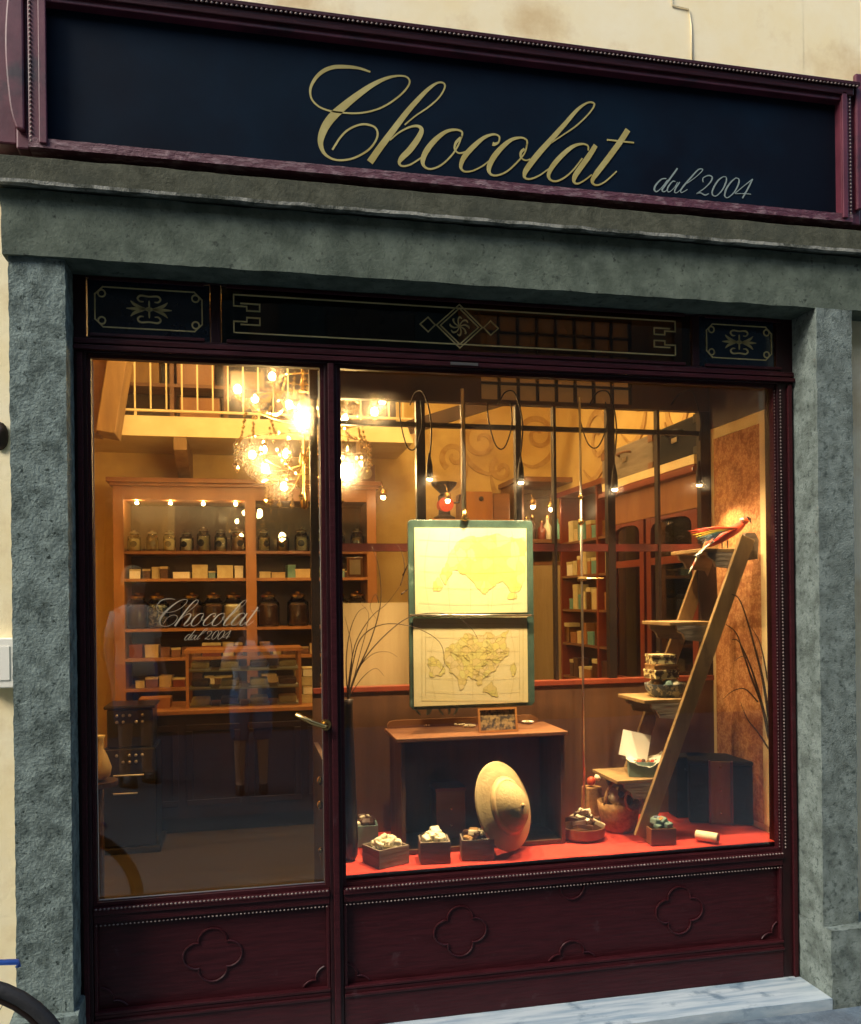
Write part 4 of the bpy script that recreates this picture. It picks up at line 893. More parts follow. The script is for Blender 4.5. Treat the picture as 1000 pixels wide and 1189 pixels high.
MB().box(x0, x0+(x1-x0)*.6, YT+.08, YT+.40, tz+.001, zc).build('box', 'wood_o', wc_, bevel=.005)
MB().box(x0+(x1-x0)*.601, x1, YT+.10, YT+.40, tz+.001, zc-.01).build('side', 'wood_m', wc_, bevel=.012)
MB().ball((x0+.13, YT+.075, zc-.06), .02, 8).build('knob', 'iron', wc_, smooth=True)
p = Vector((X(519, YT+.15), YT+.2, tz+.001))
gr = thing('coffee_grinder', 'black grinder with wide funnel and red drum on the cabinet behind the map', 'grinder', p)
MB().lathe([(.09, 0), (.09, .03), (.05, .05), (.045, .10)], p, 16).build('base', 'iron', gr, smooth=True, auto=True)
MB().lathe([(.0005, -.05), (.06, -.05), (.06, .05), (.0005, .05)], p+Vector((.0, -.03, .13)), 14, Matrix.Rotation(R(90), 3, 'X')).build('drum', 'parrot_red', gr)
MB().lathe([(.05, .16), (.05, .20), (.03, .22), (.10, .29), (.105, .31)], p, 16).build('funnel', 'iron', gr, smooth=True, auto=True)
MB().tube([p+Vector((.05, -.05, .14)), p+Vector((.11, -.05, .15)), p+Vector((.12, -.05, .21))], .008, 6).build('crank', 'iron', gr)
# far clock-like box on the jar cabinet, seen right of the mullion
x0, x1 = X(416, YC+.1), X(437, YC+.1); z0 = cz1+.036; z1 = Z(425, 541, YC+.1)
bx_ = thing('mantel_clock', 'square wooden clock on top of the jar cabinet right of the door post', 'clock', ((x0+x1)/2, YC+.15, z0))
MB().box(x0, x1, YC+.08, YC+.22, z0+.001, max(z1, z0+.15)).build('case', 'wood_m', bx_, bevel=.006)
MB().lathe([(.0005, 0), (.05, 0), (.05, .006), (.0005, .008)], ((x0+x1)/2, YC+.08, z0+.08), 16, Matrix.Rotation(R(90), 3, 'X')).build('dial', 'beige', bx_)

# ------------------------------------------------------------------ display window
ZD = .615
dk = thing('window_deck', 'raised display deck of the window covered by bright red cloth', 'display deck', (1.2, .3, ZF))
MB().box(.275, 2.159, .096, YP-.021, .50, ZD-.006).build('board', 'wood_d', dk)
rc_ = MB(); nx_, ny_ = 70, 20
for i in range(nx_+1):
    for j in range(ny_+1):
        x = .300+(2.156-.300)*i/nx_; y = .049+(YP-.07)*j/ny_; rc_.v.append(Vector((x, y, ZD+.0025+.0022*noise.noise(Vector((x*7, y*9, 1))))))
for i in range(nx_):
    for j in range(ny_): q = i*(ny_+1)+j; rc_.f.append((q, q+ny_+1, q+ny_+2, q+1))
cl = rc_.build('red_cloth', 'red', smooth=True); so_ = cl.modifiers.new('thick', 'SOLIDIFY'); so_.thickness = .002
tag(cl, 'bright red cloth spread over the display window floor', 'cloth')
MB().box(.275, .295, .096, YP-.021, ZF, .4999).build('side_panel', 'wood_d', dk)
MB().box(.276, .294, .10, YP-.021, ZD-.005, 1.02).build('end_board', 'wood_d', dk)

pt = thing('window_partition', 'dark iron framed glazed partition at the back of the display window', 'partition', (1.2, YP, ZF))
zpl = Z(550, 799, YP); zv = Z(600, 471, YP); zb1 = Z(600, 497, YP); zb2 = Z(600, 636, YP)
MB().box(.275, 2.165, YP-.02, YP+.02, ZF, zpl).build('lower_panel', 'panel', pt)
MB().box(.275, 2.165, YP-.028, YP+.022, zpl+.0005, zpl+.025).build('panel_rail', 'wood_r', pt, bevel=.003)
for i, (px, w) in enumerate(((490, .040), (540, .014), (603, .026), (645, .012), (710, .036), (765, .012), (817, .032))):
    x = X(px, YP); MB().box(x-w/2, x+w/2, YP-.018, YP+.018, zpl+.0255, zv).build('post', 'iron', pt)
for xx in (.275, 2.130): MB().box(xx, xx+.032, YP-.017, YP+.017, zpl+.0255, zv).build('post', 'iron', pt)
MB().box(.307, 2.130, YP-.012, YP+.012, zb1-.010, zb1+.010).build('bar', 'iron', pt)
MB().box(.307, 2.130, YP-.013, YP+.013, zb2-.017, zb2+.017).build('bar', 'crossbar', pt)
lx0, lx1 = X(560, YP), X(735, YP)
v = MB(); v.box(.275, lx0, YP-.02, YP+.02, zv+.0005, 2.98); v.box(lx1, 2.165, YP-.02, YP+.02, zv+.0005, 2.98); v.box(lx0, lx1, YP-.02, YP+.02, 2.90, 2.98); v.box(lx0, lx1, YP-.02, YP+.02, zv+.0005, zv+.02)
v.build('reflection_board', 'wood_d', pt)  # dark board stands in for a band reflected in the pane
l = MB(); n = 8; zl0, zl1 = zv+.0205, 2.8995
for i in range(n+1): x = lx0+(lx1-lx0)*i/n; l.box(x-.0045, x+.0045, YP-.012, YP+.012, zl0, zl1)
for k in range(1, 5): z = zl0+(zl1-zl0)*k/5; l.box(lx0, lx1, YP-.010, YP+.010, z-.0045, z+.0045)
l.build('reflected_lattice', 'iron', pt)  # grid stands in for a latticed window reflected in the pane
MB().box(lx0, lx1, YP+.013, YP+.016, zl0, zl1).build('glow_panes', 'amber_glow', pt)  # glowing panes of the same imitated reflection
# side walls of the display
wl = thing('display_side_wall', 'cream side wall of the display window faced with orange patterned wallpaper', 'wall panel', (2.17, .35, ZF))
MB().box(2.160, 2.20, .096, YP-.0205, ZF, 2.98).build('wall', 'margin', wl)
wp = MB().box(2.1565, 2.1595, .205, .575, ZD+.03, 2.36); wpo = wp.build('wallpaper', 'wallp', wl)
bd = MB()
bd.box(2.1555, 2.1598, .150, .2045, ZD+.03, 2.41); bd.box(2.1555, 2.1598, .5755, .5985, ZD+.03, 2.41)
bd.box(2.1555, 2.1598, .205, .575, 2.3605, 2.41); bd.build('edge_moulding', 'cream', wl)
MB().box(2.152, 2.1597, .097, .5995, 2.4105, 2.97).build('wall_top', 'wood_d', wl)
bk_ = MB().box(X(395, .70), X(474, .70), .700, .708, zpl-.05, Z(430, 700, .70)); tag(bk_.build('backing_board', 'beige'), 'tan board behind the partition left of the map, behind thin twigs', 'board')
pf = thing('wall_picture', 'small pale picture in a wooden frame left of the map', 'picture', at(411, 658, 1.0))
a, b_ = at(403, 670, 1.0), at(421, 647, 1.0); MB().box(a.x, b_.x, .99, 1.0, a.z, b_.z).build('frame', 'wood_o', pf, bevel=.002); MB().box(a.x+.012, b_.x-.012, .987, .9899, a.z+.012, b_.z-.012).build('print', 'candy', pf)
MB().tube([((a.x+b_.x)/2, .99, b_.z), ((a.x+b_.x)/2, .80, zb2-.014)], .0015, 4).build('cord', 'iron', pf)

# map board hanging from the top
YM = .30
mp = thing('map_display', 'two yellowed maps one above the other on a hanging green board', 'map', at(547, 603, YM))
def rect(x0, y0, x1, y1, Y): a = at(x0, (y0+y1)/2, Y); b = at(x1, (y0+y1)/2, Y); c = at((x0+x1)/2, y0, Y); d = at((x0+x1)/2, y1, Y); return a.x, b.x, d.z, c.z
bx0_, bx1_, bz0_, bz1_ = rect(475, 604, 620, 822, YM)
brd = MB(); c_ = .014
brd.prism([(bx0_+c_, bz0_), (bx1_-c_, bz0_), (bx1_, bz0_+c_), (bx1_, bz1_-c_), (bx1_-c_*.3, bz1_-c_*.3), (bx1_-c_, bz1_), (bx0_+c_, bz1_), (bx0_+c_*.3, bz1_-c_*.3), (bx0_, bz1_-c_), (bx0_, bz0_+c_)], YM, YM+.012)
brd.build('backing', 'verdi', mp, bevel=.002)
u = rect(482, 613, 612, 712, YM-.006); MB().box(u[0], u[1], YM-.004, YM-.001, u[2], u[3]).build('upper_map', 'paper', mp)
l_ = rect(480.5, 717, 613, 818, YM-.006); MB().box(l_[0], l_[1], YM-.004, YM-.001, l_[2], l_[3]).build('lower_map', 'paper2', mp)
D_ = lambda a, b: (390+a/3.448, 600+b/3.448)
def land(mb, pts, y):
    q = cat_rom([(*[(lambda p: (p.x, p.z))(at(*D_(a, b), y))][0],) for a, b in pts+[pts[0]]], 7)[:-1]
    q = [(x+.010*noise.noise(Vector((x*45, z*45, 0)))+.005*noise.noise(Vector((x*130, z*130, 0))), z+.010*noise.noise(Vector((x*45, z*45, 5)))+.005*noise.noise(Vector((x*130, z*130, 9)))) for x, z in q]
    n = len(q); c = (sum(p[0] for p in q)/n, sum(p[1] for p in q)/n)
    mb.prism(q, y-.0002, y)
    return q
yy = YM-.0042; ink = MB()
for mt_, ps in (('land', [[(440,270),(420,230),(450,170),(480,110),(520,85),(580,80),(650,72),(720,85),(758,100),(758,220),(740,290),(700,300),(680,270),(650,262),(620,290),(600,310),(570,285),(540,250),(500,225),(470,215)], [(395,300),(392,260),(410,245),(424,265),(420,295)], [(690,310),(715,300),(722,325),(700,330)]]),
               ('land2', [[(445,600),(430,560),(450,520),(490,500),(520,470),(570,480),(610,460),(650,480),(690,455),(680,500),(690,550),(660,580),(640,610),(600,640),(570,680),(560,650),(530,640),(520,670),(500,690),(480,640),(460,620)], [(380,640),(370,570),(395,560),(425,590),(440,625),(410,635)], [(590,700),(620,660),(640,690),(655,720),(620,715)], [(700,600),(712,580),(720,620),(708,640)]])):
    lm = MB()
    for p_ in ps:
        q = land(lm, p_, yy)
        ribbon(ink, [(x, z, .0009) for x, z in q+[q[0]]], yy-.00035, yy-.00021, 1)
    lm.build('land_areas', mt_, mp)
for a, b, c, d in ((340, 425, 752, 430), (345, 440, 345, 735), (750, 435, 750, 735), (345, 735, 750, 738), (360, 450, 360, 720), (736, 450, 736, 720)):
    p, q = at(*D_(a, b), yy), at(*D_(c, d), yy); line(ink, [(p.x, p.z), (q.x, q.z)], .0010, yy-.0005, yy-.0004)
for i in range(14):
    a, b = (random.uniform(460, 680), random.uniform(490, 620)); pts = [(a, b)]
    for k in range(5): a += random.uniform(-25, 30); b += random.uniform(-22, 22); pts.append((a, b))
    ribbon(ink, [(*(lambda p: (p.x, p.z))(at(*D_(x, y), yy)), .0007) for x, y in pts], yy-.00055-.00001*i, yy-.0004, 3)
for i in range(5):
    for (v0, v1, u0, u1) in ((60, 375, 335, 745), (450, 725, 362, 735)):
        vv = v0+(v1-v0)*(i+.5)/5; ribbon(ink, [(*(lambda p: (p.x, p.z))(at(*D_(u0+(u1-u0)*k/8, vv+8*math.sin(math.pi*k/8)), yy)), .0006) for k in range(9)], yy-.0008, yy-.0007, 2)
        uu = u0+(u1-u0)*(i+.5)/5; ribbon(ink, [(*(lambda p: (p.x, p.z))(at(*D_(uu+(i-2)*10*math.sin(math.pi*k/8), v0+(v1-v0)*k/8), yy)), .0006) for k in range(9)], yy-.0009, yy-.0008, 2)
ink.build('map_lines', 'ink', mp)
a, b_ = at(476, 714.5, YM-.01), at(618, 714.5, YM-.01)
MB().tube([a, b_], .0045, 8).build('hanging_rod', 'steel', mp, smooth=True)
mt_top = Vector((X(539, YM, 520), YM, Z(539, 603, YM)))
MB().tube([mt_top+Vector((0, .006, -.01)), Vector((mt_top.x, YM+.02, zr0+.01))], .007, 6).tube([Vector((mt_top.x, YM+.02, Z(539, 590, YM))), Vector((mt_top.x, YM+.02, Z(539, 530, YM)))], .008, 8).build('hanging_pole', 'steel', mp, smooth=True)
MB().lathe([(.006, -.01), (.018, 0), (.010, .02), (.006, .04)], mt_top, 10).build('clamp', 'brass', mp, smooth=True)
# turquoise ribbons hanging under the map
tr = MB()
for i, px in enumerate((484, 495, 503, 512, 520, 533)):
    p = at(px, 819, YM+.004); ribbon(tr, [(p.x, p.z+.005, .008), (p.x+.01*math.sin(i*2), p.z-.02, .010), (p.x+.02*math.sin(i*2+1), p.z-.04, .006)], YM+.013+.001*i, YM+.0135+.001*i, 4)
tr.build('ribbon_fringe', 'teal', mp)

# pole with finial
YL_ = .46
pl = thing('brass_pole', 'slim brass pole with ball finial standing right of the map', 'pole', (X(676, YL_), YL_, ZD))
px_ = X(676, YL_); MB().tube([(px_, YL_, ZD+.005), (px_, YL_, zr0+.03)], .0055, 8).build('rod', 'steel', pl, smooth=True)
MB().ball((px_, YL_, Z(676, 606, YL_)), .015, 10).build('finial', 'brass', pl, smooth=True)
z = Z(676, 672, YL_); MB().tube([(px_-.02, YL_, z), (px_+.02, YL_, z)], .011, 8).tube([(px_, YL_, z), (px_+.10, YL_, z+.0)], .004, 6).build('clamp', 'brass', pl)
z = Z(676, 577, YL_); MB().ball((px_, YL_, z), .013, 10).build('collar', 'brass', pl, smooth=True)
MB().lathe([(.04, ZD+.006), (.035, ZD+.014), (.01, ZD+.02)], (px_, YL_, 0), 14).build('base', 'brass', pl, smooth=True)

# hanging window lamps
YW = .47
for i, (px, pyt, pyb, lx) in enumerate(((499, 532, 556, -18), (605, 525, 560, -28), (714, 528, 568, -48), (812, 512, 563, -26))):
    tp = at(px, pyb, YW); bt = at(px, pyt, YW)
    t = thing('window_lamp', 'black window lamp hanging on looped cable, %s' % ('above the left edge of the map', 'just right of the map', 'in front of the suitcase', 'in front of the orange wallpaper')[i], 'lamp', (tp.x, YW, zv), 0, 'lamps hanging in the display window')
    body = MB().lathe([(.012, 0), (.015, .01), (.013, .06), (.007, .09), (.004, .11)], tp, 12).build('lamp_body', 'iron', t, smooth=True, auto=True)
    MB().lathe([(.0005, -.008), (.009, -.006), (.0115, -.0005), (.0005, .0)], tp, 12).build('bulb', 'spotb', t, smooth=True)
    top = at(px-8, 448, YW); lp = [at(px, pyt, YW), at(px+2, (pyt+470)/2, YW), at(px-1, 474, YW), at(px-8, 455, YW), Vector((at(px-14, 452, YW).x, YW+.06, at(px-14, 452, YW).z)), Vector((at(px-16, 460, YW).x, YP-.02, at(px-16, 462, YW).z))]
    MB().tube(cat_rom([tuple(p) for p in lp], 5), .0035, 6).build('arm', 'iron', t, smooth=True)
    if i < 3:
        c0 = at(px-22 if i else px-20, 470, YW); w = (.045, .05, .06)[i]
        lp = [(c0.x-w, YW+.05, c0.z+.02), (c0.x-w*1.05, YW+.03, c0.z-.06), (c0.x-w*.5, YW+.02, c0.z-.17), (c0.x+w*.3, YW+.02, c0.z-.18), (c0.x+w, YW+.02, c0.z-.08), (c0.x+w*.9, YW+.02, c0.z+.02)]
        MB().tube(cat_rom(lp, 5), .003, 6).build('cable_loop', 'iron', t, smooth=True)
    sp = bpy.data.lights.new('lamp_light', 'SPOT'); sp.energy = 9; sp.spot_size = R(115); sp.spot_blend = .6; sp.shadow_soft_size = .012; sp.color = (1, .66, .32)
    so2 = bpy.data.objects.new('lamp_light', sp); COL.objects.link(so2); so2.parent = t; so2.location = (0, -.0, tp.z-zv-.016)
    so2.rotation_euler = Vector((0, .25, 1)).to_track_quat('Z', 'Y').to_euler()

for i, x in enumerate((.55, .98, 1.42, 1.86)):  # unseen spotlights added to light the front of the display
    t = thing('added_spotlight', 'small added brass spotlight hidden under the head of the display window, %s' % ('leftmost', 'second from left', 'third from left', 'rightmost')[i], 'spotlight', (x, .116, 2.55), 0, 'added spotlights under the window head')
    m3 = Matrix.Rotation(R(-14), 3, 'X')
    MB().lathe([(.018, 2.512), (.022, 2.512), (.022, 2.545), (.004, 2.55)], (x, .116, 0), 16).build('shade', 'brass', t, smooth=True, auto=True)
    MB().lathe([(.0005, 2.513), (.017, 2.514), (.017, 2.52)], (x, .116, 0), 14).build('bulb', 'spotb', t, smooth=True)
    MB().box(x-.006, x+.006, .0905, .0945, 2.515, 2.54).build('bracket', 'brass', t)
    sp = bpy.data.lights.new('fill_spot', 'SPOT'); sp.energy = (75, 100, 66, 56)[i]; sp.spot_size = R(75); sp.spot_blend = .7; sp.shadow_soft_size = .02; sp.color = (1, .72, .40)
    so2 = bpy.data.objects.new('fill_spot', sp); COL.objects.link(so2); so2.parent = t; so2.location = (0, 0, -.042)
    so2.rotation_euler = Vector((0, -.10, 1)).to_track_quat('Z', 'Y').to_euler()
M['sketch'] = mat('sketch_picture', (.30, .20, .08), .7, c2=(.03, .02, .015), scale=45, lo=.42, hi=.56)
# small writing desk used as plinth
dy0 = .228; dy1 = min(dy0+.27, YP-.04)
dx0, dx1 = X(466, dy0, 900), X(656, dy0, 900); dz = Z(560, 853, dy0)
dd = thing('display_desk', 'small open fronted wooden desk with gallery rail under the map', 'desk', ((dx0+dx1)/2, dy0, ZD+.005))
z0 = ZD+.006
MB().box(dx0-.02, dx1+.012, dy0-.012, dy1+.01, dz-.016, dz).build('top', 'wood_m', dd, bevel=.003)
for x in (dx0, dx1-.016): MB().box(x, x+.016, dy0, dy1, z0, dz-.0165).build('side', 'panel', dd)
MB().box(dx0+.0165, dx1-.0165, dy1-.012, dy1, z0+.0, dz-.0165).build('back', 'panel', dd)
MB().box(dx0+.0165, dx1-.0165, dy0+.004, dy1-.0125, z0, z0+.016).build('bottom', 'panel', dd)
gp = [(dx0-.01, dz+.0005), (dx1-.02, dz+.0005), (dx1-.02, dz+.018), (dx1-.05, dz+.034), (dx0+.03, dz+.034), (dx0+.0, dz+.030), (dx0-.01, dz+.018)]
MB().prism(gp, dy1-.008, dy1+.004).build('gallery_rail', 'wood_m', dd)
cx = X(521, dy1-.10, 940); t = thing('small_chest', 'small dark wooden chest standing inside the open desk', 'chest', (cx, dy1-.08, z0+.0165))
MB().box(cx-.062, cx+.062, dy1-.14, dy1-.03, z0+.017, z0+.21).build('body', 'wood_m', t, bevel=.003); MB().box(cx-.066, cx+.066, dy1-.145, dy1-.025, z0+.2105, z0+.225).build('lid', 'wood_r', t, bevel=.002)
for zz in (.07, .14): MB().ball((cx+.0, dy1-.143, z0+zz), .006, 8).build('knob', 'brass', t, smooth=True)
# things on the desk
a, b_ = at(557, 845, dy0+.03), at(602, 815, dy0+.03)
t = thing('framed_picture', 'little landscape picture in thin brown frame on the desk', 'picture', ((a.x+b_.x)/2, dy0+.05, dz))
mm = Matrix.Rotation(R(-10), 3, 'X'); cc = Vector(((a.x+b_.x)/2, dy0+.05, dz+(b_.z-a.z)/2)); hx, hz = (b_.x-a.x)/2, (b_.z-a.z)/2
f = MB()
for q in ((-hx+.004, 0, .004, hz), (hx-.004, 0, .004, hz)): f.obox(cc+mm @ Vector((q[0], 0, 0)), .004, .005, hz, mm)
for s in (-1, 1): f.obox(cc+mm @ Vector((0, 0, s*(hz-.004))), hx-.0082, .0048, .004, mm)
f.build('frame', 'wood_o', t); MB().obox(cc+mm @ Vector((0, .003, 0)), hx-.0082, .001, hz-.0082, mm).build('picture', 'sketch', t)
MB().beam(cc+Vector((0, .006, hz*.5)), Vector((cc.x, dy0+.095, dz+.002)), .012, .003).build('strut', 'wood_d', t)
for i, (px, py) in enumerate(((495, 843), (519, 841), (533, 842), (545, 844))):
    p = onz(px, py, dz+.002); t = MB()
    for k in range(14): a = k*2*math.pi/14; t.ball((p.x+.020*math.cos(a)*(1+.2*math.sin(3*a+i)), p.y+.022*math.sin(a), dz+.0062), .0055, 6)
    tag(t.build('bead_necklace', 'candy' if i else 'wicker', smooth=True, loc=(p.x, p.y, dz)), ('dull brown bead string coiled near the left end of desk', 'cream bead string coiled on the desk, left of three', 'cream bead string coiled on the desk, middle of three', 'cream bead string coiled on desk beside the little picture')[i], 'beads', 'bead strings on the desk')
p = onz(613, 840, dz+.001); t = thing('small_dish', 'small round dish on the desk right of the little picture', 'dish', (p.x, p.y, dz+.001), 0, None, True)
MB().lathe([(.014, 0), (.027, .008), (.026, .010), (.0005, .004)], (0, 0, 0), 16).build('dish', 'white', t, smooth=True); MB().ball((0, 0, .008), .011, 8, .5).build('bead', 'straw', t, smooth=True)

# sun helmet leaning in front of the desk
hcn = at(587, 936, .152)
ax = Vector((.50, -.84, .20)).normalized(); s1 = Vector((-.30, -.12, .95)); s1 = (s1-ax*s1.dot(ax)).normalized(); s2 = ax.cross(s1)
hm = Matrix((s2, s1, ax)).transposed()*1.09
ht = thing('sun_hat', 'cream domed sun hat with wide brim standing on edge before the desk', 'hat', (hcn.x, hcn.y, ZD+.005))
MB().lathe([(.100, .006), (.125, -.004), (.143, -.012), (.1475, -.014), (.1500, -.010), (.1475, -.006), (.143, -.005), (.125, .004), (.098, .016)], hcn, 48, hm, .90, 1.10).build('brim', 'straw', ht, smooth=True)
pr = [(.1005, .0145), (.092, .021), (.084, .031), (.076, .045), (.064, .060), (.046, .074), (.024, .082), (.0005, .085)]
MB().lathe(pr, hcn, 48, hm, .90, 1.10).build('crown', 'straw', ht, smooth=True)
MB().lathe([(.0945, .0195), (.0855, .0315), (.0845, .0312), (.0935, .0192)], hcn, 48, hm, .90, 1.10).build('hat_band', 'margin', ht, smooth=True)
MB().lathe([(.0005, .092), (.006, .091), (.008, .085), (.0005, .083)], hcn, 12, hm).build('button', 'straw', ht, smooth=True)

# boxes of sweets
def lumps(t, n, w, d, z, mt_, r=.019, nm='sweet', rr=None):
    for i in range(n):
        a = random.uniform(-1, 1)*w; b = random.uniform(-1, 1)*d; hgt = z+.026*(1-(a/w)**2)*(1-(b/d)**2)+random.uniform(0, .014)
        m3 = Matrix.Rotation(random.uniform(0, 3), 3, 'Z') @ Matrix.Rotation(random.uniform(-.7, .7), 3, 'X')
        mb = MB(); rr_ = r*random.uniform(.75, 1.15); o = mb.obox((a, b, hgt), rr_, rr_*.8, rr_*.62, m3)
        mb.build(nm, mt_ if isinstance(mt_, str) else random.choice(mt_), t, bevel=rr_*.3)
def sweetbox(px, py, w, d, h, rz, mt_, lab, sw_=('candy',), n=18, Yo=None):
    p = onz(px, py, ZD+.005); c = Vector((p.x, p.y+d/2, ZD+.006))
    t = thing('sweet_box', lab, 'box', c, rz, 'open boxes of sweets on the red cloth', True)
    f = MB(); th = .007
    f.box(-w/2, w/2, -d/2, -d/2+th, 0, h); f.box(-w/2, w/2, d/2-th, d/2, 0, h); f.box(-w/2, -w/2+th, -d/2+th, d/2-th, 0, h-.0005); f.box(w/2-th, w/2, -d/2+th, d/2-th, 0, h-.0005); f.box(-w/2+th, w/2-th, -d/2+th, d/2-th, .001, .006)
    f.build('box', mt_, t); MB().box(-w/2+th, w/2-th, -d/2+th, d/2-th, .0062, h*.75).build('paper_lining', 'white', t)
    lumps(t, n, w/2-.024, d/2-.024, h*.78+.01, list(sw_)); return t
sweetbox(424, 984, .115, .12, .085, -.05, 'teal', 'grey green box of dark and cream sweets at the far left of the cloth', ('choc', 'choc', 'candy'))
sweetbox(451, 1007, .135, .12, .068, .42, 'wood_g', 'dark brown box heaped with cream sweets, turned at an angle', ('candy',))
sweetbox(508, 1003, .115, .11, .080, -.12, 'wood_g', 'grey wooden box of cream sweets, middle one of the three in front', ('candy',))
sweetbox(558, 999, .125, .10, .076, -.16, 'wood_g', 'grey wooden box of cream and brown sweets just before the hat', ('candy', 'candy', 'choc', 'wicker'))
MB_ = MB
p = onz(684, 978, ZD+.005); c = Vector((p.x, p.y+.07, ZD+.006)); t = thing('chocolate_bowl', 'round dark wooden bowl piled with chocolate bars and cream pieces', 'bowl', c, 0, None, True)
MB().lathe([(.078, 0), (.092, .012), (.094, .050), (.088, .050), (.084, .014), (.0005, .012)], (0, 0, 0), 28).build('bowl', 'wood_m', t, smooth=True, auto=True)
for i in range(20):
    a = random.uniform(0, 6.28); r_ = random.uniform(0, .066); m3 = Matrix.Rotation(random.uniform(-.6, .2)-.5, 3, 'Z') @ Matrix.Rotation(random.uniform(-.5, .5), 3, 'Y') @ Matrix.Rotation(random.uniform(-.4, .4), 3, 'X')
    MB().obox((r_*math.cos(a), r_*math.sin(a), .055+.045*(1-r_/.07)+random.uniform(0, .012)), .030, .010, .009, m3).build('chocolate_piece', ('choc', 'candy', 'choc')[i % 3], t, bevel=.002)
c = Vector((X(716, .36), .36, ZD+.006)); t = thing('wicker_basket', 'brown wicker basket with round hoop handle behind the ladder shelf foot', 'basket', c, .3, None, True)
w_b = MB().lathe([(.060, 0), (.075, .03), (.088, .09), (.092, .125), (.086, .125), (.07, .03), (.0005, .012)], (0, 0, 0), 30); w_b.build('basket', 'wicker', t, smooth=True)
hb = MB(); hb.tube([(.086*math.cos(a), -.01, .12+.105*math.sin(a)) for a in [math.pi*i/12 for i in range(13)]], .007, 8); hb.build('handle', 'wicker', t, smooth=True)
hb = MB(); ringp = [(.05*math.cos(k*math.pi/10), .05, .155+.05*math.sin(k*math.pi/10)) for k in range(21)]; hb.tube([(a_, -.096, c_+.0) for a_, b_, c_ in ringp], .006, 6); hb.build('handle', 'wicker', t, smooth=True)
for i in range(9):
    a = i*.7; MB().ball((.045*math.cos(a), .045*math.sin(a), .125+.01*(i % 3)), .024, 8).build('truffle', ('wicker', 'choc', 'candy')[i % 3], t, smooth=True)
c = Vector((X(686, .46), .47, ZD+.006)); t = thing('gift_bag', 'small red and gold gift bag standing behind the bowl of chocolates', 'bag', c, .2, None, True)
MB().prism([(-.045, 0), (.045, 0), (.036, .17), (-.036, .17)], -.03, .03).build('bag', 'wicker', t, bevel=.005)
MB().ball((-.01, -.01, .195), .020, 10).build('bow', 'parrot_red', t, smooth=True); MB().ball((.03, 0, .205), .016, 8).build('bow', 'candy', t, smooth=True)
sb = onz(773, 982, ZD+.005); t = thing('small_crate', 'small brown crate with grey wrapped pieces beside the ladder foot', 'crate', (sb.x, sb.y+.05, ZD+.006), -.1, None, True)
f = MB(); w, d, h = .105, .09, .065
f.box(-w/2, w/2, -d/2, -d/2+.006, 0, h); f.box(-w/2, w/2, d/2-.006, d/2, 0, h); f.box(-w/2, -w/2+.006, -d/2+.006, d/2-.006, 0, h); f.box(w/2-.006, w/2, -d/2+.006, d/2-.006, 0, h); f.box(-w/2+.006, w/2-.006, -d/2+.006, d/2-.006, 0, h*.8); f.build('crate', 'wood_m', t)
lumps(t, 10, .03, .025, h*.95, ['teal', 'wicker', 'bluewhite'], .018, 'wrapped_piece')
a, b_ = onz(809, 976, ZD+.005), onz(834, 980, ZD+.005); a.z = b_.z = ZD+.028
t = thing('paper_roll', 'cream paper roll lying on the red cloth in front of the trunk', 'roll', (a.x, a.y, ZD+.006)); MB().tube([a, b_], .0205, 16).build('roll', 'candy', t, smooth=True, auto=True); MB().tube([b_, b_+(b_-a).normalized()*.001], .012, 12).build('core', 'wicker', t)
# trunk
tp = Vector((X(833, .42), .43, ZD+.006)); t = thing('travel_trunk', 'black upright travel trunk with brown wooden band near the wallpaper', 'trunk', tp, R(-24), None, True)
th_ = Z(835, 882, .40)-ZD
MB().box(-.135, .135, -.10, .10, 0, th_-.02).build('body', 'leather', t, bevel=.006); MB().box(-.138, .138, -.103, .103, th_-.0195, th_).build('lid', 'leather', t, bevel=.006)
MB().box(-.045, .04, -.1075, -.1005, .001, th_-.001).build('wooden_band', 'wood_b', t, bevel=.002)
for x in (-.052, .042): MB().box(x, x+.008, -.112, -.1005, 0, th_+.001).build('metal_strip', 'wood_r', t)
for z in (.05, .15, .25): MB().ball((-.002, -.109, z), .006, 8).build('stud', 'brass', t, smooth=True)
tp2 = Vector((X(800, .50), .52, ZD+.006)); t = thing('black_case', 'plain black case standing behind the ladder shelf', 'case', tp2, R(-5), None, True)
MB().box(-.08, .08, -.05, .05, 0, th_+.0).build('body', 'leather', t, bevel=.006); MB().tube([(-.04, -.052, th_*.8), (-.03, -.075, th_*.8), (.03, -.075, th_*.8), (.04, -.052, th_*.8)], .006, 6).build('handle', 'black', t, smooth=True)

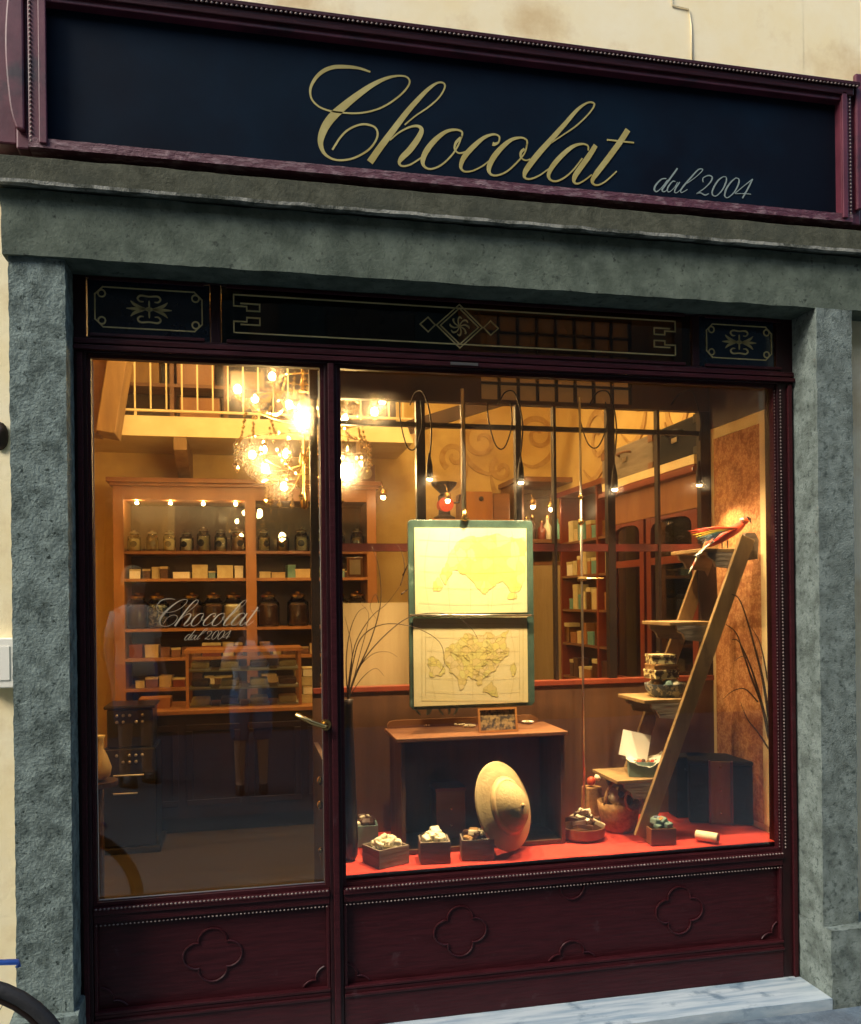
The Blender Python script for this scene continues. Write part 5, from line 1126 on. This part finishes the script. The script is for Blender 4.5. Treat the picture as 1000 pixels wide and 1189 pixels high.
# ------------------------------------------------------------------ ladder shelf
Yn, Yf = .17, .45
A0, A1 = at(743, 982, Yn), at(868, 624, Yn)
A0.z = ZD+.005
B0 = Vector((A0.x, Yf, A0.z)); A1.y = Yn; B1 = Vector((A1.x, Yf, A1.z))
ls = thing('ladder_shelf', 'weathered step ladder shelf leaning right with four treads of goods', 'shelf ladder', (A0.x, (Yn+Yf)/2, ZD+.005))
for a, b in ((A0, A1), (B0, B1)): MB().beam(a+(b-a).normalized()*.02, b, .018, .066, (1, 0, .37)).build('stringer', 'wood_l', ls, bevel=.002)
d_ = (A1-A0)
def xon(z): return A0.x+d_.x*(z-A0.z)/d_.z
treads = []
for i, (pxl, pyf) in enumerate(((705, 905), (736, 812), (765, 722), (800, 637))):
    z = Z((pxl+60), pyf, Yn); xl_ = X(pxl, Yn+.1, pyf)+.005; xr_ = xon(z)+.01
    treads.append((z, xl_, xr_))
    MB().box(xl_, xr_, Yn-.012+.0225, Yf-.0105, z-.014, z+.001).build('tread', 'wood_l', ls, bevel=.002)
    for Y_ in (Yn-.0, Yf):
        MB().prism([(xr_+.01, z-.0145), (xl_+.03, z-.0145), (xl_+.035, z-.035), (xl_+.06, z-.05), (xl_+.07, z-.075), (xr_-.045, z-.085), (xr_-.03, z-.11)], Y_+(.0105 if Y_ == Yn else -.0265), Y_+(.0265 if Y_ == Yn else -.0105)).build('bracket', 'wood_g', ls)
hb = MB().prism([(A1.x-.02, A1.z-.10), (A1.x+.055, A1.z-.09), (A1.x+.06, A1.z-.01), (A1.x+.045, A1.z+.02), (A1.x+.0, A1.z+.02), (A1.x-.015, A1.z-.02)], Yn+.0105, Yn+.04)
hb.build('head_board', 'wood_g', ls)
# goods on the treads
def ontread(i, px, Y): z, a, b = treads[i]; return Vector((X(px, Y, 760), Y, z+.002))
p = ontread(1, 772, .29); t = thing('patterned_basket', 'blue and white woven basket on the second tread of ladder', 'basket', p, 0, None, True)
MB().lathe([(.062, 0), (.082, .03), (.086, .055), (.080, .055), (.07, .012), (.0005, .008)], (0, 0, 0), 24).build('basket', 'bluewhite', t, smooth=True, auto=True)
for i in range(7): MB().ball((.045*math.cos(i*.9), .045*math.sin(i*.9), .05), .024, 8).build('sweet', ('candy', 'wicker', 'teal')[i % 3], t, smooth=True)
zb_ = p.z+.078
for i, (w, h, c_) in enumerate(((.115, .038, 'pattern'), (.105, .022, 'wicker'), (.105, .040, 'pattern'))):
    t = thing('patterned_box', ('cream and black patterned box, bottom of the stack on the woven basket', 'thin brown box in middle of the stack on the woven basket', 'cream and black patterned box, top of the stack on the woven basket')[i], 'box', (p.x-.022, p.y-.01, zb_), R(6-i*7), 'boxes stacked on the woven basket', True)
    MB().box(-w/2, w/2, -.045, .045, 0, h*.7).build('box', c_, t, bevel=.002); MB().box(-w/2-.002, w/2+.002, -.047, .047, h*.7+.0003, h).build('lid', c_, t, bevel=.002); zb_ += h+.001
p = ontread(0, 747, .27); t = thing('open_gift_box', 'grey green gift box with lid open and white paper on the third step', 'box', p, R(-22), None, True)
w, d, h = .135, .12, .062; f = MB()
f.box(-w/2, w/2, -d/2, -d/2+.004, 0, h); f.box(-w/2, w/2, d/2-.004, d/2, 0, h); f.box(-w/2, -w/2+.004, -d/2+.004, d/2-.004, 0, h-.0004); f.box(w/2-.004, w/2, -d/2+.004, d/2-.004, 0, h-.0004); f.box(-w/2+.004, w/2-.004, -d/2+.004, d/2-.004, .001, h*.55); f.build('box', 'teal', t)
MB().obox((-.035, .055, h+.052), .060, .003, .055, Matrix.Rotation(R(12), 3, 'Y') @ Matrix.Rotation(R(-18), 3, 'X')).build('lid', 'white', t)
pm = MB(); n = 10
for i in range(n+1):
    for j in range(n+1):
        x, y = (i/n-.5)*(w+.02), (j/n-.5)*(d+.02); pm.v.append(Vector((x, y, h*.72+.035*(abs(i/n-.5)*2)**2+.014*noise.noise(Vector((x*40, y*40, 3)))+.01*(j/n))))
for i in range(n):
    for j in range(n): q = i*(n+1)+j; pm.f.append((q, q+n+1, q+n+2, q+1))
pmo = pm.build('tissue_paper', 'white', t); s_ = pmo.modifiers.new('thick', 'SOLIDIFY'); s_.thickness = .001
for i in range(6): MB().ball((-.04+.018*i, -.02+.012*(i % 3), h*.9), .010, 8).build('sweet', ('wicker', 'parrot_red', 'choc')[i % 3], t, smooth=True)

# toy macaw on the top tread
tz_, ta, tb = treads[3]
pc = at(832, 631, .215); pc.z = tz_+.042
pa = thing('toy_parrot', 'red toy macaw with long pale tail on top of the ladder shelf', 'toy bird', (pc.x, pc.y, tz_+.001))
def P3(px, py, Y=.30): return at(834+(px-834)*1.32, 630+(py-630)*1.2, Y-.085)
MB().tube(cat_rom([tuple(P3(824, 633)), tuple(P3(832, 628)), tuple(P3(843, 621)), tuple(P3(852, 615)), tuple(P3(857, 610))], 5), [.006+.017*math.sin(math.pi*(i/20)**.8*.9) for i in range(21)], 12).ball(P3(857, 609), .0175, 12).build('body', 'parrot_red', pa, smooth=True)
MB().ball(P3(855, 608, .292), .0105, 10, .9).build('face_patch', 'white', pa, smooth=True)
MB().tube([P3(859, 606), P3(862, 607), P3(863, 612)], [.008, .006, .001], 8).build('beak', 'black', pa, smooth=True)
for s, (Y_, tipx) in enumerate(((.275, 812), (.34, 806))):
    for k in range(8):
        u = k/7; a_ = P3(851-u*15, 616+u*4, Y_); b_ = P3(tipx+2+u*14, 617+u*13+s*2, Y_-.02*(1-s))
        MB().tube([a_, (a_+b_)/2+Vector((0, 0, .004)), b_], [.0040, .0058, .0012], 6).build('wing_feather', ('parrot_red', 'parrot_red', 'parrot_yel', 'parrot_yel', 'greenjar', 'parrot_blue', 'parrot_blue', 'parrot_blue')[k], pa, smooth=True)
for k in range(6):
    a_ = P3(830, 629, .28+.004*k); b_ = P3(820-k*1.2, 638+k*1.0, .232); c_ = P3(808+k*2.4, 660-k*4, .222)
    MB().tube(cat_rom([tuple(a_), tuple(b_), tuple(c_)], 4), [.004]*4+[.0035]*4+[.0012], 6).build('tail_feather', ('white', 'parrot_red', 'white', 'label', 'white', 'parrot_blue')[k], pa, smooth=True)
for dx in (-.008, .008): MB().tube([P3(840+dx*300, 628, .30), Vector((P3(840+dx*300, 636, .30).x, .215, tz_+.004))], .003, 6).build('leg', 'black', pa)

cz_ = treads[3][0]
tag(MB().prism([(X(806, .45), cz_-.016), (X(829, .45), cz_-.016), (X(831, .45), Z(830, 716, .45)), (X(812, .45), Z(812, 720, .45)), (X(808, .45), Z(808, 690, .45))], .425, .433).build('hanging_cloth', 'wood_k', bevel=.003), 'dark maroon cloth hanging below the top tread of the ladder shelf', 'cloth')
# twigs
def twigs(lst, Y, nm, lab, base):
    t = thing(nm, lab, 'branches', base)
    for i, (pts, w) in enumerate(lst):
        n = len(pts); pp = [tuple(at(a, b, Y+.03*math.sin(i*2.1)*(k/(n-1)))) for k, (a, b) in enumerate(pts)]
        q = cat_rom(pp, 5); MB().tube(q, [w*(1-.75*j/(len(q)-1)) for j in range(len(q))], 5).build('twig', 'twig', t, smooth=True)
    return t
tl = [([(404,812),(412,785),(430,745),(442,700),(440,660),(432,635)],.0035),([(404,812),(420,770),(450,735),(480,715),(520,713),(545,727),(555,742)],.003),([(404,810),(410,770),(420,740),(445,725),(480,728),(510,745),(516,770),(510,782)],.0028),
 ([(404,810),(402,770),(406,735),(415,712),(425,705)],.0028),([(404,812),(414,780),(432,760),(450,757),(462,763)],.002),([(404,800),(412,750),(430,718),(450,700),(465,680)],.0025),([(404,812),(420,788),(436,776),(446,785)],.002),
 ([(406,808),(418,760),(426,730),(428,712),(420,702)],.002),([(404,812),(409,760),(404,730),(400,715)],.002),([(440,700),(436,690),(430,705),(438,720)],.0018),([(465,680),(470,660),(466,640),(460,632)],.0022),([(468,668),(474,655)],.004),([(466,690),(474,684)],.004)]
tw = twigs(tl, .22, 'twig_spray', 'spray of thin curving twigs in the left corner before the tan board', (at(404, 812, .22).x, .22, ZD+.005))
bsx = at(404, 812, .22); MB().lathe([(.022, 0), (.030, .02), (.034, .08), (.018, bsx.z-ZD-.03), (.022, bsx.z-ZD-.006)], (bsx.x, bsx.y, ZD+.006), 14).build('vase', 'iron', tw, smooth=True)
tr_ = [([(893,858),(885,820),(872,785),(862,755),(855,735),(843,725)],.0045),([(893,850),(880,800),(870,770),(858,745),(850,743)],.004),([(893,835),(886,790),(876,750),(866,715),(858,695),(850,690)],.0045),([(893,800),(888,770),(882,745),(872,728)],.003),
 ([(880,815),(865,800),(850,803),(840,812)],.0025),([(868,765),(862,762),(852,768)],.002),([(893,870),(880,850),(868,835),(860,815)],.003)]
tr_ = [(a, b*1.5) for a, b in tr_]
tw = twigs(tr_, .17, 'twig_spray', 'spray of dark twigs against the orange wallpaper at the right', (at(893, 860, .17).x, .17, ZD+.005))
p = at(893, 860, .17); MB().tube([p, Vector((p.x, p.y, ZD+.006))], .005, 6).build('twig', 'twig', tw)
for (z) in (905, 933, 985):
    q = at(371, z, .09); 
    t = tag(MB().ball((gx1-.012, .062, q.z), .012 if z < 950 else .008, 10, 1.4).build('brass_knob', 'brass', dr, smooth=True), 'x', 'x'); del t['label']; del t['category']

# ------------------------------------------------------------------ people in the street, seen only mirrored in the glass
def person(name, lab, x, y, face, H, arms, shirt, trousers, hairm):
    t = thing(name, lab, 'person', (x, y, .045), face, None, True)
    me = bpy.data.meshes.new('body'); k = H/1.75
    J = [(0,0,.95,.13),(0,0,1.12,.125),(0,.0,1.33,.14),(0,0,1.45,.075),(0,-.01,1.52,.055),(0,-.015,1.60,.085),(0,-.01,1.70,.085),
         (.10,0,.90,.095),(.11,-.01,.50,.062),(.11,.01,.09,.042),(.11,-.12,.03,.035), (-.10,0,.90,.095),(-.11,-.01,.50,.062),(-.11,.01,.09,.042),(-.11,-.12,.03,.035),
         (.17,0,1.40,.055),(-.17,0,1.40,.055)]
    E_ = [(0,1),(1,2),(2,3),(3,4),(4,5),(5,6),(0,7),(7,8),(8,9),(9,10),(0,11),(11,12),(12,13),(13,14),(2,15),(2,16)]
    for s_, root_ in ((1, 15), (-1, 16)):
        el, wr, pm, fg = arms
        b0 = len(J); J += [(s_*el[0], el[1], el[2], .040), (s_*wr[0], wr[1], wr[2], .028), (s_*pm[0], pm[1], pm[2], .034)]; E_ += [(root_, b0), (b0, b0+1), (b0+1, b0+2)]
        for q in range(5):
            o = (q-2)*.016; L = (.06, .075, .08, .072, .055)[q]; dz = fg
            J.append((s_*pm[0]+o, pm[1]-.02, pm[2]+L*dz, .0085)); E_.append((b0+2, len(J)-1))
    me.from_pydata([(a*k, b*k, c*k) for a, b, c, r in J], E_, []); o = bpy.data.objects.new('body', me); COL.objects.link(o); o.parent = t
    sk = o.modifiers.new('skin', 'SKIN'); sk.use_smooth_shade = True
    for i, v in enumerate(me.skin_vertices[0].data if me.skin_vertices else []): pass
    if not me.skin_vertices:
        import bmesh
        bm = bmesh.new(); bm.from_mesh(me); bm.verts.layers.skin.verify(); bm.to_mesh(me); bm.free()
    for i, v in enumerate(me.skin_vertices[0].data): v.radius = (J[i][3]*k, J[i][3]*k); v.use_root = (i == 0)
    sb_ = o.modifiers.new('sub', 'SUBSURF'); sb_.levels = 2; sb_.render_levels = 2
    me.materials.append(M['skin'])
    pr = [(.0, .90), (.165, .90), (.155, 1.0), (.145, 1.12), (.17, 1.30), (.165, 1.42), (.09, 1.475), (.075, 1.47)]
    MB().lathe([(max(r, .001)*k, z*k) for r, z in pr[1:]], (0, 0, 0), 20, None, 1.12, .82).build('shirt', shirt, t, smooth=True)
    for s_ in (-1, 1):
        MB().tube([(s_*.15*k, 0, 1.40*k), (s_*(.17+(arms[0][0]-.17)*.7)*k, arms[0][1]*.7*k, (1.40+(arms[0][2]-1.40)*.7)*k)], [.075*k, .058*k], 12).build('sleeve', shirt, t, smooth=True)
        MB().tube([(s_*.085*k, 0, .99*k), (s_*.10*k, 0, .80*k), (s_*.11*k, -.01*k, .52*k)], [.105*k, .105*k, .085*k], 14).build('shorts_leg', trousers, t, smooth=True)
        MB().lathe([(.05*k, 0), (.052*k, .03*k), (.046*k, .09*k)], (s_*.11*k, -.04*k, 0), 12, None, .9, 2.0).build('shoe', 'black', t, smooth=True)
        MB().ball((s_*.03*k, -.088*k, 1.645*k), .011*k, 8).build('eye', 'white', t, smooth=True)
    MB().lathe([(.096*k, 1.63*k), (.10*k, 1.68*k), (.088*k, 1.75*k), (.05*k, 1.79*k), (.0005, 1.80*k)], (0, .014, 0), 16).build('hair', hairm, t, smooth=True)
    MB().tube([(0, -.088*k, 1.64*k), (0, -.112*k, 1.60*k), (0, -.092*k, 1.595*k)], [.006*k, .014*k, .008*k], 8).build('nose', 'skin', t, smooth=True)
    MB().tube([(-.022*k, -.088*k, 1.565*k), (0, -.096*k, 1.562*k), (.022*k, -.088*k, 1.565*k)], .005*k, 6).build('mouth', 'parrot_red', t, smooth=True)
    return t
ph = person('person', 'person in pale blue shirt and denim shorts holding up a phone to the shop window', 0.03, -4.1, math.pi, 1.50, ((.24, -.16, 1.22), (.10, -.40, 1.42), (.07, -.46, 1.46), .9), 'shirt', 'denim', 'hair')
person('person', 'person in white striped shirt walking past on the far side of the street', -.95, -4.7, math.pi*.75, 1.86, ((.24, .03, 1.12), (.25, -.06, .86), (.25, -.08, .78), -.9), 'white', 'denim', 'label')

# ------------------------------------------------------------------ light
w_ = bpy.data.worlds.new('World'); sc.world = w_; w_.use_nodes = True
nt = w_.node_tree; bg = nt.nodes['Background']; sky = nt.nodes.new('ShaderNodeTexSky'); sky.sky_type = 'NISHITA'; sky.sun_disc = False
sky.sun_elevation = R(42); sky.sun_rotation = R(242); sky.air_density = 1.2; sky.dust_density = 2
nt.links.new(sky.outputs[0], bg.inputs[0]); bg.inputs[1].default_value = .15
sl = bpy.data.lights.new('sun', 'SUN'); sl.energy = 1.5; sl.angle = R(20); sl.color = (1, .93, .80)
so = bpy.data.objects.new('sun', sl); COL.objects.link(so)
el, az = R(42), R(242)
sd = Vector((math.sin(az)*math.cos(el), math.cos(az)*math.cos(el), math.sin(el)))
so.rotation_euler = sd.to_track_quat('Z', 'Y').to_euler()
sc.view_settings.view_transform = 'Standard'; sc.view_settings.look = 'None'; sc.view_settings.exposure = 1.22; sc.view_settings.gamma = 1
sc.cycles.use_denoising = True
sc.cycles.max_bounces = 8; sc.cycles.diffuse_bounces = 4; sc.cycles.glossy_bounces = 4; sc.cycles.transparent_max_bounces = 16
sc.cycles.sample_clamp_indirect = 6; sc.cycles.caustics_reflective = False; sc.cycles.caustics_refractive = False
for o in sc.objects:
    if '_o' in o: del o['_o']
